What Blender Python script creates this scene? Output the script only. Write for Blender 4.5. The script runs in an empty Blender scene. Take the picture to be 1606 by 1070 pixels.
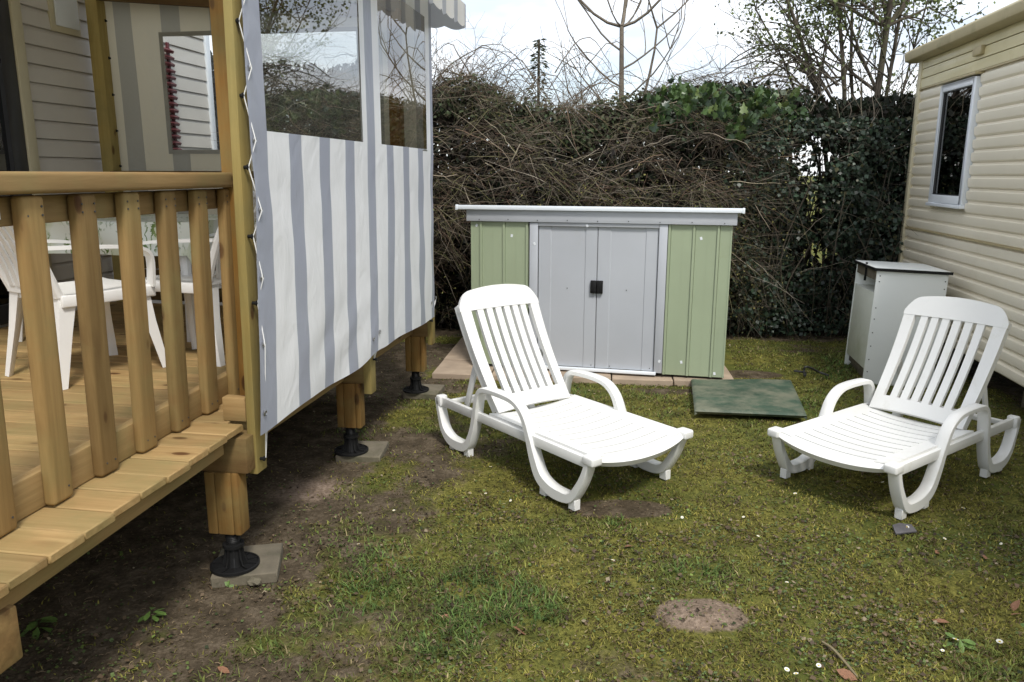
import bpy, bmesh, math, random
import numpy as np
from mathutils import Matrix, Vector
random.seed(7); rng = np.random.default_rng(11)
R = math.radians
S = bpy.context.scene
COL = S.collection

# ------------------------------------------------------------------ camera, sky, sun, exposure
FPX, CX, CY, CAM_H = 1220.0, 803.0, 535.0, 1.65          # focal length in photo pixels, centre, eye height
PITCH, ROLL = math.atan(262/1220), 0.003
cf = np.array([0, math.cos(PITCH), -math.sin(PITCH)]); _r = np.array([1., 0, 0]); _u = np.array([0, math.sin(PITCH), math.cos(PITCH)])
cr = _r*math.cos(ROLL)+_u*math.sin(ROLL); cu = _u*math.cos(ROLL)-_r*math.sin(ROLL); cc = np.array([0, 0, CAM_H])
cam = bpy.data.cameras.new('camera'); camo = bpy.data.objects.new('camera', cam); COL.objects.link(camo)
cam.sensor_fit = 'HORIZONTAL'; cam.sensor_width = 36; cam.lens = FPX/1606*36; cam.clip_start = .05; cam.clip_end = 5000
M = Matrix.Identity(4)
for i in range(3):
    M[i][0], M[i][1], M[i][2], M[i][3] = cr[i], cu[i], -cf[i], cc[i]
camo.matrix_world = M
S.camera = camo

SUN_EL, SUN_AZ = R(54), R(160)                             # azimuth clockwise from +Y: behind the camera, a little to its right
W = bpy.data.worlds.new('World'); S.world = W; W.use_nodes = True
nt = W.node_tree; nt.nodes.clear()
def wn(t, **k):
    n = nt.nodes.new(t)
    for a, b in k.items(): setattr(n, a, b)
    return n
sky = wn('ShaderNodeTexSky', sky_type='NISHITA', sun_disc=False, sun_elevation=SUN_EL, sun_rotation=SUN_AZ)
tc = wn('ShaderNodeTexCoord'); mp = wn('ShaderNodeMapping'); mp.inputs['Scale'].default_value = (1, 1, 2.6)
nz = wn('ShaderNodeTexNoise'); nz.inputs['Scale'].default_value = 2.3; nz.inputs['Detail'].default_value = 7; nz.inputs['Roughness'].default_value = .55
rp = wn('ShaderNodeValToRGB'); rp.color_ramp.elements[0].position = .36; rp.color_ramp.elements[1].position = .60
cl = wn('ShaderNodeMix', data_type='RGBA'); cl.inputs[7].default_value = (7.4, 7.6, 7.9, 1)
bg = wn('ShaderNodeBackground'); bg.inputs['Strength'].default_value = .1
ou = wn('ShaderNodeOutputWorld')
L = nt.links.new
L(tc.outputs['Generated'], mp.inputs['Vector']); L(mp.outputs[0], nz.inputs['Vector']); L(nz.outputs['Fac'], rp.inputs[0])
mm = wn('ShaderNodeMapRange'); mm.inputs[3].default_value = .42; mm.inputs[4].default_value = 1.0
L(rp.outputs[0], mm.inputs[0]); L(mm.outputs[0], cl.inputs[0]); nz2 = wn('ShaderNodeTexNoise'); nz2.inputs['Scale'].default_value = 5.5; nz2.inputs['Detail'].default_value = 6; rp2 = wn('ShaderNodeValToRGB'); rp2.color_ramp.elements[0].position = .38; rp2.color_ramp.elements[1].position = .60; rp2.color_ramp.elements[0].color = (5.0, 5.3, 5.8, 1); rp2.color_ramp.elements[1].color = (8.2, 8.3, 8.5, 1)
L(mp.outputs[0], nz2.inputs['Vector']); L(nz2.outputs['Fac'], rp2.inputs[0]); L(rp2.outputs[0], cl.inputs[7]); L(sky.outputs[0], cl.inputs[6]); L(cl.outputs[2], bg.inputs[0]); L(bg.outputs[0], ou.inputs[0])
sl = bpy.data.lights.new('sun', 'SUN'); sl.energy = 1.5; sl.angle = R(11); sl.color = (1, .96, .9)
so = bpy.data.objects.new('sun', sl); COL.objects.link(so)
sdir = Vector((math.sin(SUN_AZ)*math.cos(SUN_EL), math.cos(SUN_AZ)*math.cos(SUN_EL), math.sin(SUN_EL)))
so.rotation_euler = sdir.to_track_quat('Z', 'Y').to_euler(); so.location = (0, -3, 8)
S.view_settings.view_transform = 'Standard'; S.view_settings.look = 'None'; S.view_settings.gamma = 1; S.view_settings.use_curve_mapping = False
S.view_settings.exposure = 1.05
S.render.engine = 'CYCLES'; S.cycles.use_denoising = True; S.cycles.max_bounces = 8; S.cycles.transparent_max_bounces = 12
S.cycles.sample_clamp_indirect = 6

# ------------------------------------------------------------------ pixel helpers (a pixel gives a direction, the surface it touches the distance)
def ray(x, y): return cf+cr*(x-CX)/FPX-cu*(y-CY)/FPX
def onz(x, y, z=0.):
    d = ray(x, y); return cc+d*((z-CAM_H)/d[2])
def ondepth(x, y, Y):
    d = ray(x, y); return cc+d*(Y/d[1])

# ------------------------------------------------------------------ mesh helpers
class MB:
    def __init__(s): s.v = []; s.f = []; s.m = []
    def add(s, vs, fs, mi=0):
        o = len(s.v); s.v += [tuple(map(float, p)) for p in vs]; s.f += [tuple(i+o for i in f) for f in fs]; s.m += [mi]*len(fs); return s
    def box(s, x0, x1, y0, y1, z0, z1, mi=0, T=None):
        vs = [(x, y, z) for z in (z0, z1) for y in (y0, y1) for x in (x0, x1)]
        if T is not None: vs = [tuple(T @ Vector(p)) for p in vs]
        return s.add(vs, [(0, 2, 3, 1), (4, 5, 7, 6), (0, 1, 5, 4), (2, 6, 7, 3), (0, 4, 6, 2), (1, 3, 7, 5)], mi)
    def prism(s, poly, axis, a, b, mi=0):
        n = len(poly)
        def P(p, t):
            return {'x': (t, p[0], p[1]), 'y': (p[0], t, p[1]), 'z': (p[0], p[1], t)}[axis]
        vs = [P(p, a) for p in poly]+[P(p, b) for p in poly]
        return s.add(vs, [tuple(range(n))[::-1], tuple(range(n, 2*n))]+[(i, (i+1) % n, n+(i+1) % n, n+i) for i in range(n)], mi)
    def tube(s, pts, rad, n=6, mi=0, caps=True):
        pts = [Vector(p) for p in pts]; k = len(pts); rad = [rad]*k if not hasattr(rad, '__len__') else rad
        vs = []; ref = None
        for i in range(k):
            t = (pts[min(i+1, k-1)]-pts[max(i-1, 0)]).normalized()
            if ref is None: ref = Vector((0, 0, 1)) if abs(t.z) < .9 else Vector((1, 0, 0))
            a = (ref-t*ref.dot(t)); a = a.normalized() if a.length > 1e-5 else t.orthogonal().normalized(); b = t.cross(a); ref = a
            vs += [pts[i]+(a*math.cos(q)+b*math.sin(q))*rad[i] for q in [2*math.pi*j/n for j in range(n)]]
        fs = [(i*n+j, i*n+(j+1) % n, (i+1)*n+(j+1) % n, (i+1)*n+j) for i in range(k-1) for j in range(n)]
        if caps: fs += [tuple(range(n))[::-1], tuple(range((k-1)*n, k*n))]
        return s.add(vs, fs, mi)
    def lathe(s, prof, n=20, c=(0, 0, 0), mi=0):
        vs = [(c[0]+r*math.cos(2*math.pi*j/n), c[1]+r*math.sin(2*math.pi*j/n), c[2]+z) for r, z in prof for j in range(n)]
        k = len(prof)
        fs = [(i*n+j, i*n+(j+1) % n, (i+1)*n+(j+1) % n, (i+1)*n+j) for i in range(k-1) for j in range(n)]
        fs += [tuple(range(n))[::-1], tuple(range((k-1)*n, k*n))]
        return s.add(vs, fs, mi)
    def sheet(s, fn, us, vs_, th, mi=0):
        """closed slab: fn(u,v)->point of the upper face, thickness th against the normal"""
        us = list(us); vs_ = list(vs_); nu, nv = len(us), len(vs_)
        P = np.array([[fn(u, v) for v in vs_] for u in us], float)
        du = np.gradient(P, axis=0); dv = np.gradient(P, axis=1); N = np.cross(du, dv); N /= np.linalg.norm(N, axis=2, keepdims=True)+1e-12
        Q = P-N*th
        top = P.reshape(-1, 3); bot = Q.reshape(-1, 3); o = nu*nv; I = lambda i, j: i*nv+j
        fs = []
        for i in range(nu-1):
            for j in range(nv-1):
                q = (I(i, j), I(i+1, j), I(i+1, j+1), I(i, j+1)); fs.append(q); fs.append(tuple(a+o for a in q[::-1]))
        for i in range(nu-1):
            fs += [(I(i+1, 0), I(i, 0), I(i, 0)+o, I(i+1, 0)+o), (I(i, nv-1), I(i+1, nv-1), I(i+1, nv-1)+o, I(i, nv-1)+o)]
        for j in range(nv-1):
            fs += [(I(0, j), I(0, j+1), I(0, j+1)+o, I(0, j)+o), (I(nu-1, j+1), I(nu-1, j), I(nu-1, j)+o, I(nu-1, j+1)+o)]
        return s.add(np.vstack([top, bot]), fs, mi)
    def mesh(s, name='m', bevel=0, seg=2, smooth=True, ang=40):
        me = bpy.data.meshes.new(name); me.from_pydata(s.v, [], s.f); me.update()
        if any(s.m): me.polygons.foreach_set('material_index', s.m)
        if bevel:
            b = bmesh.new(); b.from_mesh(me); bmesh.ops.remove_doubles(b, verts=b.verts, dist=1e-5)
            bmesh.ops.bevel(b, geom=[e for e in b.edges if len(e.link_faces) == 2 and e.calc_face_angle(0) > R(35)], offset=bevel, segments=seg, affect='EDGES', profile=.5, clamp_overlap=True)
            b.to_mesh(me); b.free()
        if smooth:
            me.polygons.foreach_set('use_smooth', [True]*len(me.polygons)); me.set_sharp_from_angle(angle=R(ang))
        return me
    def build(s, name, mat, parent=None, **k):
        return put(name, s.mesh(name, **k), mat, parent)
def put(name, me, mat, parent=None, loc=None, rot=None, scale=None):
    if mat is not None and not me.materials:
        for m in (mat if isinstance(mat, (list, tuple)) else [mat]): me.materials.append(m)
    o = bpy.data.objects.new(name, me); COL.objects.link(o)
    if parent is not None: o.parent = parent
    if loc is not None: o.location = loc
    if rot is not None: o.rotation_euler = rot
    if scale is not None: o.scale = scale
    return o
def tag(o, label=None, cat=None, group=None, kind=None):
    for k, v in (('label', label), ('category', cat), ('group', group), ('kind', kind)):
        if v: o[k] = v
    return o
def thing(name, label, cat, loc=(0, 0, 0), rz=0, group=None, rot=None):
    o = bpy.data.objects.new(name, None); COL.objects.link(o); o.location = loc; o.rotation_euler = rot or (0, 0, rz); o.empty_display_size = .1
    return tag(o, label, cat, group)
def copy_tree(o, parent=None):
    c = o.copy(); COL.objects.link(c); c.parent = parent
    for ch in list(o.children): copy_tree(ch, c)
    return c
def boxm(dx, dy, dz, bevel=.004, seg=2):
    return MB().box(-dx/2, dx/2, -dy/2, dy/2, -dz/2, dz/2).mesh(bevel=bevel, seg=seg)
def catmull(P, n=6):
    P = [np.array(p, float) for p in P]; Q = [2*P[0]-P[1]]+P+[2*P[-1]-P[-2]]; out = []
    for i in range(1, len(Q)-2):
        a, b, c, d = Q[i-1:i+3]
        for t in np.linspace(0, 1, n, endpoint=False):
            out.append(.5*((2*b)+(-a+c)*t+(2*a-5*b+4*c-d)*t*t+(-a+3*b-3*c+d)*t**3))
    return out+[P[-1]]
def np_mesh(name, V, F, mats, cols=None, smooth=False):
    """big meshes straight from numpy; F is (n,3) or (n,4)"""
    me = bpy.data.meshes.new(name); V = np.asarray(V, np.float32); F = np.asarray(F, np.int32); k = F.shape[1]
    me.vertices.add(len(V)); me.vertices.foreach_set('co', V.ravel())
    me.loops.add(F.size); me.loops.foreach_set('vertex_index', F.ravel())
    me.polygons.add(len(F)); me.polygons.foreach_set('loop_start', np.arange(0, F.size, k, dtype=np.int32))
    if smooth: me.polygons.foreach_set('use_smooth', np.ones(len(F), bool))
    me.update(calc_edges=True); me.validate()
    if cols is not None:
        a = me.color_attributes.new('Col', 'FLOAT_COLOR', 'POINT'); c = np.ones((len(V), 4), np.float32); c[:, :3] = cols; a.data.foreach_set('color', c.ravel())
    for m in (mats if isinstance(mats, (list, tuple)) else [mats]): me.materials.append(m)
    return me
def tubes_np(P, Rd, sides=3):
    """P (n,k,3), Rd (n,k) -> V, F, owner index per vertex"""
    P = np.asarray(P, float); n, k, _ = P.shape
    T = np.gradient(P, axis=1); T /= np.linalg.norm(T, axis=2, keepdims=True)+1e-9
    ref = np.where(np.abs(T[..., 2:3]) < .85, np.array([0, 0, 1.]), np.array([1., 0, 0]))
    A = np.cross(T, ref); A /= np.linalg.norm(A, axis=2, keepdims=True)+1e-9; B = np.cross(T, A)
    th = 2*np.pi*np.arange(sides)/sides
    V = P[:, :, None, :]+(A[:, :, None, :]*np.cos(th)[None, None, :, None]+B[:, :, None, :]*np.sin(th)[None, None, :, None])*Rd[:, :, None, None]
    base = (np.arange(n)[:, None, None]*k+np.arange(k-1)[None, :, None])*sides; j = np.arange(sides)[None, None, :]; j2 = (j+1) % sides
    F = np.stack([base+j, base+j2, base+sides+j2, base+sides+j], -1).reshape(-1, 4)
    return V.reshape(-1, 3), F, np.repeat(np.arange(n), k*sides)
def unit(n, up=0.0):
    d = rng.normal(size=(n, 3)); d /= np.linalg.norm(d, axis=1, keepdims=True); d[:, 2] += up; return d/np.linalg.norm(d, axis=1, keepdims=True)
LEAF = np.array([[0, 0, 0], [.34, .42, .06], [0, 1, -.04], [-.34, .42, .06]])
def leaves_np(C, size, D, N, shape=LEAF):
    """leaf cards: C centres, D tip direction, N facing"""
    D = D/(np.linalg.norm(D, axis=1, keepdims=True)+1e-9); X = np.cross(D, N); X /= np.linalg.norm(X, axis=1, keepdims=True)+1e-9; Z = np.cross(X, D)
    s = np.asarray(size)[:, None, None]
    V = C[:, None, :]+s*(X[:, None, :]*shape[None, :, 0:1]+D[:, None, :]*shape[None, :, 1:2]+Z[:, None, :]*shape[None, :, 2:3])
    n = len(C); F = np.arange(n)[:, None]*4+np.arange(4)[None, :]
    return V.reshape(-1, 3), F
_lat = rng.random((64, 64, 8))
def vnoise(x, y, sc, k=0):
    x = np.asarray(x)*sc+17.3*k; y = np.asarray(y)*sc+9.1*k; i = np.floor(x).astype(int); j = np.floor(y).astype(int); fx = x-i; fy = y-j
    fx = fx*fx*(3-2*fx); fy = fy*fy*(3-2*fy); g = lambda a, b: _lat[a % 64, b % 64, k % 8]
    return (g(i, j)*(1-fx)+g(i+1, j)*fx)*(1-fy)+(g(i, j+1)*(1-fx)+g(i+1, j+1)*fx)*fy

# ------------------------------------------------------------------ materials
class NT:
    def __init__(s, name):
        s.m = bpy.data.materials.new(name); s.m.use_nodes = True; s.t = s.m.node_tree; s.b = s.t.nodes['Principled BSDF']; s.o = s.t.nodes['Material Output']
    def n(s, t, ins=None, **k):
        q = s.t.nodes.new(t)
        for a, b in k.items(): setattr(q, a, b)
        for a, b in (ins or {}).items():
            if isinstance(b, bpy.types.NodeSocket): s.t.links.new(b, q.inputs[a])
            else: q.inputs[a].default_value = b
        return q
    def link(s, a, b): s.t.links.new(a, b)
    def coord(s, scale=(1, 1, 1), out='Object', rnd=0):
        c = s.n('ShaderNodeTexCoord').outputs[out]
        if rnd:
            oi = s.n('ShaderNodeObjectInfo'); v = s.n('ShaderNodeVectorMath', {0: oi.outputs['Random'], 1: (rnd, rnd*.73, rnd*1.31)}, operation='MULTIPLY')
            c = s.n('ShaderNodeVectorMath', {0: c, 1: v.outputs[0]}).outputs[0]
        return s.n('ShaderNodeMapping', {'Vector': c, 'Scale': scale}).outputs[0]
    def noise(s, vec, sc, det=4, rough=.55, dist=0):
        return s.n('ShaderNodeTexNoise', {'Vector': vec, 'Scale': sc, 'Detail': det, 'Roughness': rough, 'Distortion': dist}).outputs['Fac']
    def ramp(s, fac, stops):
        r = s.n('ShaderNodeValToRGB', {0: fac}); e = r.color_ramp.elements
        while len(e) < len(stops): e.new(.5)
        for q, (p, c) in zip(e, stops): q.position = p; q.color = (*c, 1) if hasattr(c, '__len__') else (c, c, c, 1)
        return r.outputs[0]
    def mix(s, f, a, b, mode='MIX'):
        q = s.n('ShaderNodeMix', data_type='RGBA', blend_type=mode)
        for i, v in ((0, f), (6, a), (7, b)):
            if isinstance(v, bpy.types.NodeSocket): s.link(v, q.inputs[i])
            else: q.inputs[i].default_value = v if i == 0 else (*v, 1)
        return q.outputs[2]
    def math(s, op, a, b=0.):
        return s.n('ShaderNodeMath', {0: a, 1: b}, operation=op).outputs[0]
    def bump(s, h, st=.3, d=.01):
        s.link(s.n('ShaderNodeBump', {'Height': h, 'Strength': st, 'Distance': d}).outputs[0], s.b.inputs['Normal'])
    def color(s, c):
        if isinstance(c, bpy.types.NodeSocket): s.link(c, s.b.inputs['Base Color'])
        else: s.b.inputs['Base Color'].default_value = (*c, 1)
    def set(s, **k):
        for a, b in k.items(): s.b.inputs[a.replace('_', ' ')].default_value = b

def m_plain(name, c, rough=.5, var=.12, sc=6, bump=.05, bsc=40, dirt=None, spec=.5, metal=0):
    t = NT(name); v = t.coord(rnd=7); f = t.noise(v, sc, 5)
    lo = tuple(x*(1-var) for x in c); hi = tuple(min(1, x*(1+var)) for x in c)
    col = t.ramp(f, [(.3, lo), (.7, hi)])
    if dirt:
        g = t.ramp(t.noise(v, dirt[1], 6, .7), [(dirt[2], 0), (min(1, dirt[2]+.22), dirt[3])]); col = t.mix(g, col, dirt[0])
    t.color(col); t.set(Roughness=rough, Metallic=metal, Specular_IOR_Level=spec)
    if bump: t.bump(t.noise(v, bsc, 3), bump, .004)
    return t.m
def m_wood(name, axis, light=(.45, .305, .135), dark=(.26, .16, .062), gs=1., wet=0, grey=0):
    t = NT(name); sc = {'x': (.55, 9, 9), 'y': (9, .55, 9), 'z': (9, 9, .55)}[axis]
    v = t.coord(sc, rnd=11); v1 = t.coord((1, 1, 1), rnd=11)
    g1 = t.noise(v, 3.2*gs, 6, .62, .6); g2 = t.noise(v, 14*gs, 4, .6)
    col = t.ramp(g1, [(.25, dark), (.48, tuple((a+b)/2 for a, b in zip(light, dark))), (.68, light)])
    col = t.mix(t.math('MULTIPLY', g2, .5), col, dark)
    ks = {'x': (2.4, 5.5, 5.5), 'y': (5.5, 2.4, 5.5), 'z': (5.5, 5.5, 2.4)}[axis]
    vo = t.n('ShaderNodeTexVoronoi', {'Vector': t.coord(ks, rnd=5), 'Scale': 1.5, 'Randomness': 1.})
    kn = t.ramp(vo.outputs['Distance'], [(.08, 1), (.12, .8), (.145, .2), (.26, 0)])
    col = t.mix(kn, col, (.10, .045, .015))
    oi = t.n('ShaderNodeObjectInfo'); val = t.n('ShaderNodeMapRange', {0: oi.outputs['Random'], 3: .70, 4: 1.18}).outputs[0]
    hsv = t.n('ShaderNodeHueSaturation', {'Value': val, 'Color': col}).outputs[0]
    st = t.ramp(t.noise(v1, 3.1, 6, .65), [(.45, 0), (.70, .6)])
    col = t.mix(st, hsv, (.22, .19, .075)); t.color(col); t.set(Roughness=.72, Specular_IOR_Level=.25)
    t.bump(t.math('ADD', g1, t.math('MULTIPLY', g2, .5)), .35, .003)
    return t.m
wood_x, wood_y, wood_z = (m_wood('pine_'+a, a) for a in 'xyz')
wood_bal = m_wood('baluster_pine', 'z', (.345, .225, .088), (.19, .115, .04))
wood_post = m_wood('post_wood', 'z', (.40, .225, .06), (.24, .115, .025))
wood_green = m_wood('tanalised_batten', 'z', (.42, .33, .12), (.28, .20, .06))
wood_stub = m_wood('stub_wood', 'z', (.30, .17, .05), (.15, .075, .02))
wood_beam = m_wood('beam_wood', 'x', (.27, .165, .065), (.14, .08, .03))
wood_dark = m_wood('shaded_wood', 'x', (.20, .12, .05), (.09, .05, .02))  # darker copy of the pine, shade put into its colour
plastic = m_plain('white_plastic', (.74, .74, .715), .36, .03, 3, .04, 60, ((.52, .50, .40), 5, .57, .5))
chair_plastic = m_plain('chair_plastic', (.80, .79, .76), .4, .03, 3, .03, 60)
black = m_plain('black_plastic', (.012, .012, .012), .5, .2, 20, .08, 60, spec=.2)
metal_green = m_plain('green_sheet', (.32, .375, .25), .42, .06, 1.6, .15, 3, ((.27, .30, .17), 3, .62, .5))
metal_grey = m_plain('grey_sheet', (.46, .48, .515), .30, .06, 1.4, .30, 2.2, ((.40, .40, .39), 6, .63, .6))
metal_white = m_plain('white_trim', (.80, .85, .90), .35, .03, 4, .03)
screw_m = m_plain('screw', (.05, .05, .05), .5)
concrete = m_plain('concrete', (.14, .12, .085), .95, .3, 7, .5, 60, ((.06, .065, .03), 5, .48, .8))
slab_m = m_plain('sandstone_slab', (.36, .28, .205), .93, .18, 6, .4, 70, ((.20, .15, .09), 4, .55, .7))
cord_m = m_plain('white_cord', (.78, .78, .76), .7)
steel = m_plain('eyelet_steel', (.5, .5, .5), .35, metal=1.)
cream = m_plain('cream_cladding', (.80, .735, .595), .30, .04, 1.5, .05, 12, ((.55, .48, .34), 3, .58, .5))
cream2 = m_plain('cream_trim', (.56, .50, .34), .42, .06, 3, .04, 30, ((.30, .27, .15), 4, .6, .6))
fascia_m = m_plain('yellowed_fascia', (.60, .53, .31), .2, .08, 2, .25, 9, ((.45, .38, .2), 5, .55, .5))
gutter_m = m_plain('gutter', (.44, .37, .21), .45, .08, 4, .05, 30, ((.20, .18, .08), 5, .56, .7))
siding_m = m_plain('home_siding', (.60, .56, .50), .5, .04, 3, .08, 40)
upvc = m_plain('white_frame', (.74, .77, .80), .35, .03)
gasket = m_plain('dark_frame', (.03, .03, .032), .4)
red_m = m_plain('red_shutter', (.13, .022, .025), .5)
cabinet_m = m_plain('cabinet_panel', (.64, .65, .58), .5, .05, 2, .05, 40, ((.40, .42, .30), 3, .52, .6))
cabinet_side = m_plain('cabinet_side', (.78, .80, .77), .45, .04, 2, .04, 40, ((.46, .48, .42), 5, .6, .5))
cabinet_rot = m_plain('rotten_board', (.13, .11, .08), .9, .35, 12, .5, 40)
lid_m = m_plain('green_board', (.042, .075, .048), .62, .25, 4, .1, 30, ((.16, .165, .115), 5, .40, .9))
slate_m = m_plain('slate', (.10, .095, .10), .75, .25, 14, .4, 40)
dead_m = m_plain('dead_leaf', (.22, .105, .055), .7, .35, 20, .2, 60)
petal_m = m_plain('petal', (.78, .77, .70), .6, .05); yolk_m = m_plain('daisy_centre', (.6, .42, .03), .7)
stem_m = m_plain('green_stem', (.09, .14, .03), .7)
bark_m = m_plain('bark', (.15, .125, .095), .9, .3, 9, .5, 40)
bark_dark = m_plain('dark_bark', (.075, .06, .045), .9, .35, 9, .5, 40, ((.10, .11, .03), 5, .5, .6))
hose_m = m_plain('hose', (.02, .02, .02), .45)
soil_m = m_plain('soil', (.21, .14, .095), .97, .3, 14, .6, 50)
leaf_big = m_plain('glossy_leaf', (.025, .05, .022), .35, .3, 9, .1)

def m_vcol(name, rough=.6, trans=.25, spec=.3):
    t = NT(name); a = t.n('ShaderNodeVertexColor', layer_name='Col').outputs[0]; t.color(a); t.set(Roughness=rough, Specular_IOR_Level=spec)
    if trans:
        tr = t.n('ShaderNodeBsdfTranslucent', {'Color': a}); mx = t.n('ShaderNodeMixShader', {0: trans, 1: t.b.outputs[0], 2: tr.outputs[0]}); t.link(mx.outputs[0], t.o.inputs[0])
    return t.m
foliage = m_vcol('foliage'); foliage_gloss = m_vcol('ivy_gloss', .42, .12, .4); twig_m = m_vcol('twig', .85, 0, .2); grass_m = m_vcol('grass', .7, .3, .2)

def m_canvas(name, period, width, phase, white=(.76, .78, .79), grey=(.36, .385, .46), trans=.22, axis=1, hem=None, attr=None):
    t = NT(name); c = t.n('ShaderNodeTexCoord').outputs['Object']; sx = t.n('ShaderNodeSeparateXYZ', {0: c}); src = t.n('ShaderNodeAttribute', attribute_name=attr).outputs['Fac'] if attr else sx.outputs[axis]
    wob = t.noise(t.coord((1, 1, .6)), 2.2, 2)
    p = t.math('ADD', src, t.math('MULTIPLY', t.math('SUBTRACT', wob, .5), .008))
    fr = t.math('FRACT', t.math('DIVIDE', t.math('ADD', p, 10*period-phase+width/2), period))
    band = t.math('LESS_THAN', fr, width/period)
    if hem: band = t.math('MAXIMUM', band, t.math('LESS_THAN', p, hem))
    col = t.mix(band, white, grey)
    d = t.ramp(t.noise(t.coord((1, 1, .5)), 3.5, 6, .65), [(.5, 0), (.8, .22)]); col = t.mix(d, col, (.45, .46, .44))
    t.color(col); t.set(Roughness=.38, Specular_IOR_Level=.4)
    h = t.math('ADD', t.noise(t.coord((1, 1.2, .8)), 5, 3, .5, .8), t.math('MULTIPLY', t.noise(t.coord((1, 4, 1)), 18, 2), .12)); t.bump(h, .5, .02)
    tr = t.n('ShaderNodeBsdfTranslucent', {'Color': col}); mx = t.n('ShaderNodeMixShader', {0: trans, 1: t.b.outputs[0], 2: tr.outputs[0]}); t.link(mx.outputs[0], t.o.inputs[0])
    return t.m
canvas_m = m_canvas('striped_canvas', .318, .122, .112, white=(.87, .885, .90), grey=(.38, .405, .48), hem=.11, attr='sv')
canvas_far = m_canvas('striped_canvas_end', .384, .146, -2.372, (.66, .61, .46), (.38, .365, .30), .42, axis=0)  # same canvas from inside, shade under the roof put into its colours
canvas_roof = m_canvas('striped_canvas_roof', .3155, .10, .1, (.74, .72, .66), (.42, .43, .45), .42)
def m_pane(name, tint, refl, rough=.01, bump=.12, bsc=9, ior=1.45):
    """clear film or glass: see-through with a mirror share that grows at grazing angles"""
    t = NT(name); t.t.nodes.remove(t.b)
    fr = t.n('ShaderNodeFresnel', {'IOR': ior}); tr = t.n('ShaderNodeBsdfTransparent', {'Color': (*tint, 1)}); gl = t.n('ShaderNodeBsdfGlossy', {'Color': (1, 1, 1, 1), 'Roughness': rough})
    v = t.coord((1, 1, .55)); h = t.noise(v, bsc, 3, .5, .4)
    bn = t.n('ShaderNodeBump', {'Height': h, 'Strength': bump, 'Distance': .01}); t.link(bn.outputs[0], gl.inputs['Normal'])
    f = t.n('ShaderNodeMath', {0: fr.outputs[0], 1: refl}, operation='ADD', use_clamp=True)
    mx = t.n('ShaderNodeMixShader', {0: f.outputs[0], 1: tr.outputs[0], 2: gl.outputs[0]}); t.link(mx.outputs[0], t.o.inputs[0])
    return t.m
film = m_pane('clear_film', (.58, .59, .57), .13, .006, .005, 3)
film_far = m_pane('clear_film_end', (.88, .9, .9), .02, .01, .05)
glass = m_pane('window_glass', (.16, .17, .17), .10, .0, .01, 3)
def m_cloth():
    t = NT('leaf_print_cloth'); v = t.coord(); n1 = t.noise(v, 7, 3); vo = t.n('ShaderNodeTexVoronoi', {'Vector': t.coord((1, 1, 1)), 'Scale': 16}, feature='DISTANCE_TO_EDGE').outputs['Distance']
    w = t.n('ShaderNodeTexWave', {'Vector': t.coord((1, 1, 1)), 'Scale': 9, 'Distortion': 9, 'Detail': 3, 'Detail Scale': 2.5}).outputs['Fac']
    msk = t.math('MULTIPLY', t.ramp(w, [(.72, 0), (.82, 1)]), t.ramp(n1, [(.45, 0), (.55, 1)]))
    col = t.mix(msk, (.68, .70, .62), (.10, .17, .03)); col = t.mix(t.math('MULTIPLY', t.ramp(t.noise(v, 5, 2), [(.5, 0), (.6, 1)]), .4), col, (.40, .45, .18))
    t.color(col); t.set(Roughness=.3); return t.m
cloth_m = m_cloth()
def m_ground():
    t = NT('lawn_soil'); v = t.coord((1, 1, 1)); a = t.n('ShaderNodeAttribute', attribute_name='soil').outputs['Fac']
    n1 = t.noise(v, 1.4, 6, .6); n2 = t.noise(v, 9, 6, .65); n3 = t.noise(v, 60, 4, .7)
    moss = t.ramp(t.math('ADD', t.math('MULTIPLY', n2, .45), t.math('MULTIPLY', n3, .55)), [(.36, (.030, .029, .010)), (.5, (.116, .110, .026)), (.62, (.225, .205, .050))])
    moss = t.mix(t.ramp(n1, [(.42, 0), (.6, .7)]), moss, (.075, .095, .022))
    soil = t.ramp(t.math('ADD', t.math('MULTIPLY', n2, .6), t.math('MULTIPLY', n3, .4)), [(.34, (.032, .025, .016)), (.5, (.082, .063, .041)), (.66, (.17, .135, .094))])
    dry = t.n('ShaderNodeAttribute', attribute_name='dry').outputs['Fac']; soil = t.mix(dry, soil, t.ramp(t.math('ADD', t.math('MULTIPLY', n2, .4), t.math('MULTIPLY', n3, .6)), [(.34, (.10, .075, .055)), (.52, (.235, .175, .13)), (.66, (.36, .28, .215))]))
    f = t.math('ADD', a, t.math('MULTIPLY', t.math('SUBTRACT', n2, .5), .9))
    f = t.ramp(f, [(.36, 0), (.62, 1)]); t.color(t.mix(f, moss, soil)); t.set(Roughness=.95, Specular_IOR_Level=.1)
    t.bump(t.math('ADD', t.math('MULTIPLY', n2, .6), t.math('MULTIPLY', n3, .5)), .9, .02); return t.m
ground_m = m_ground()
#BUILD
# ================================================================== THE PLACE
DA = R(9.45); dv_ = np.array([math.sin(DA), math.cos(DA), 0]); du_ = np.array([math.cos(DA), -math.sin(DA), 0]); DO = np.array([-1.009, 2.990, 0])
def D(u, v, z=0): return DO+du_*u+dv_*v+np.array([0, 0, z])            # terrace frame -> world
def toD(p): q = np.asarray(p)-DO; return q @ du_, q @ dv_
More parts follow.
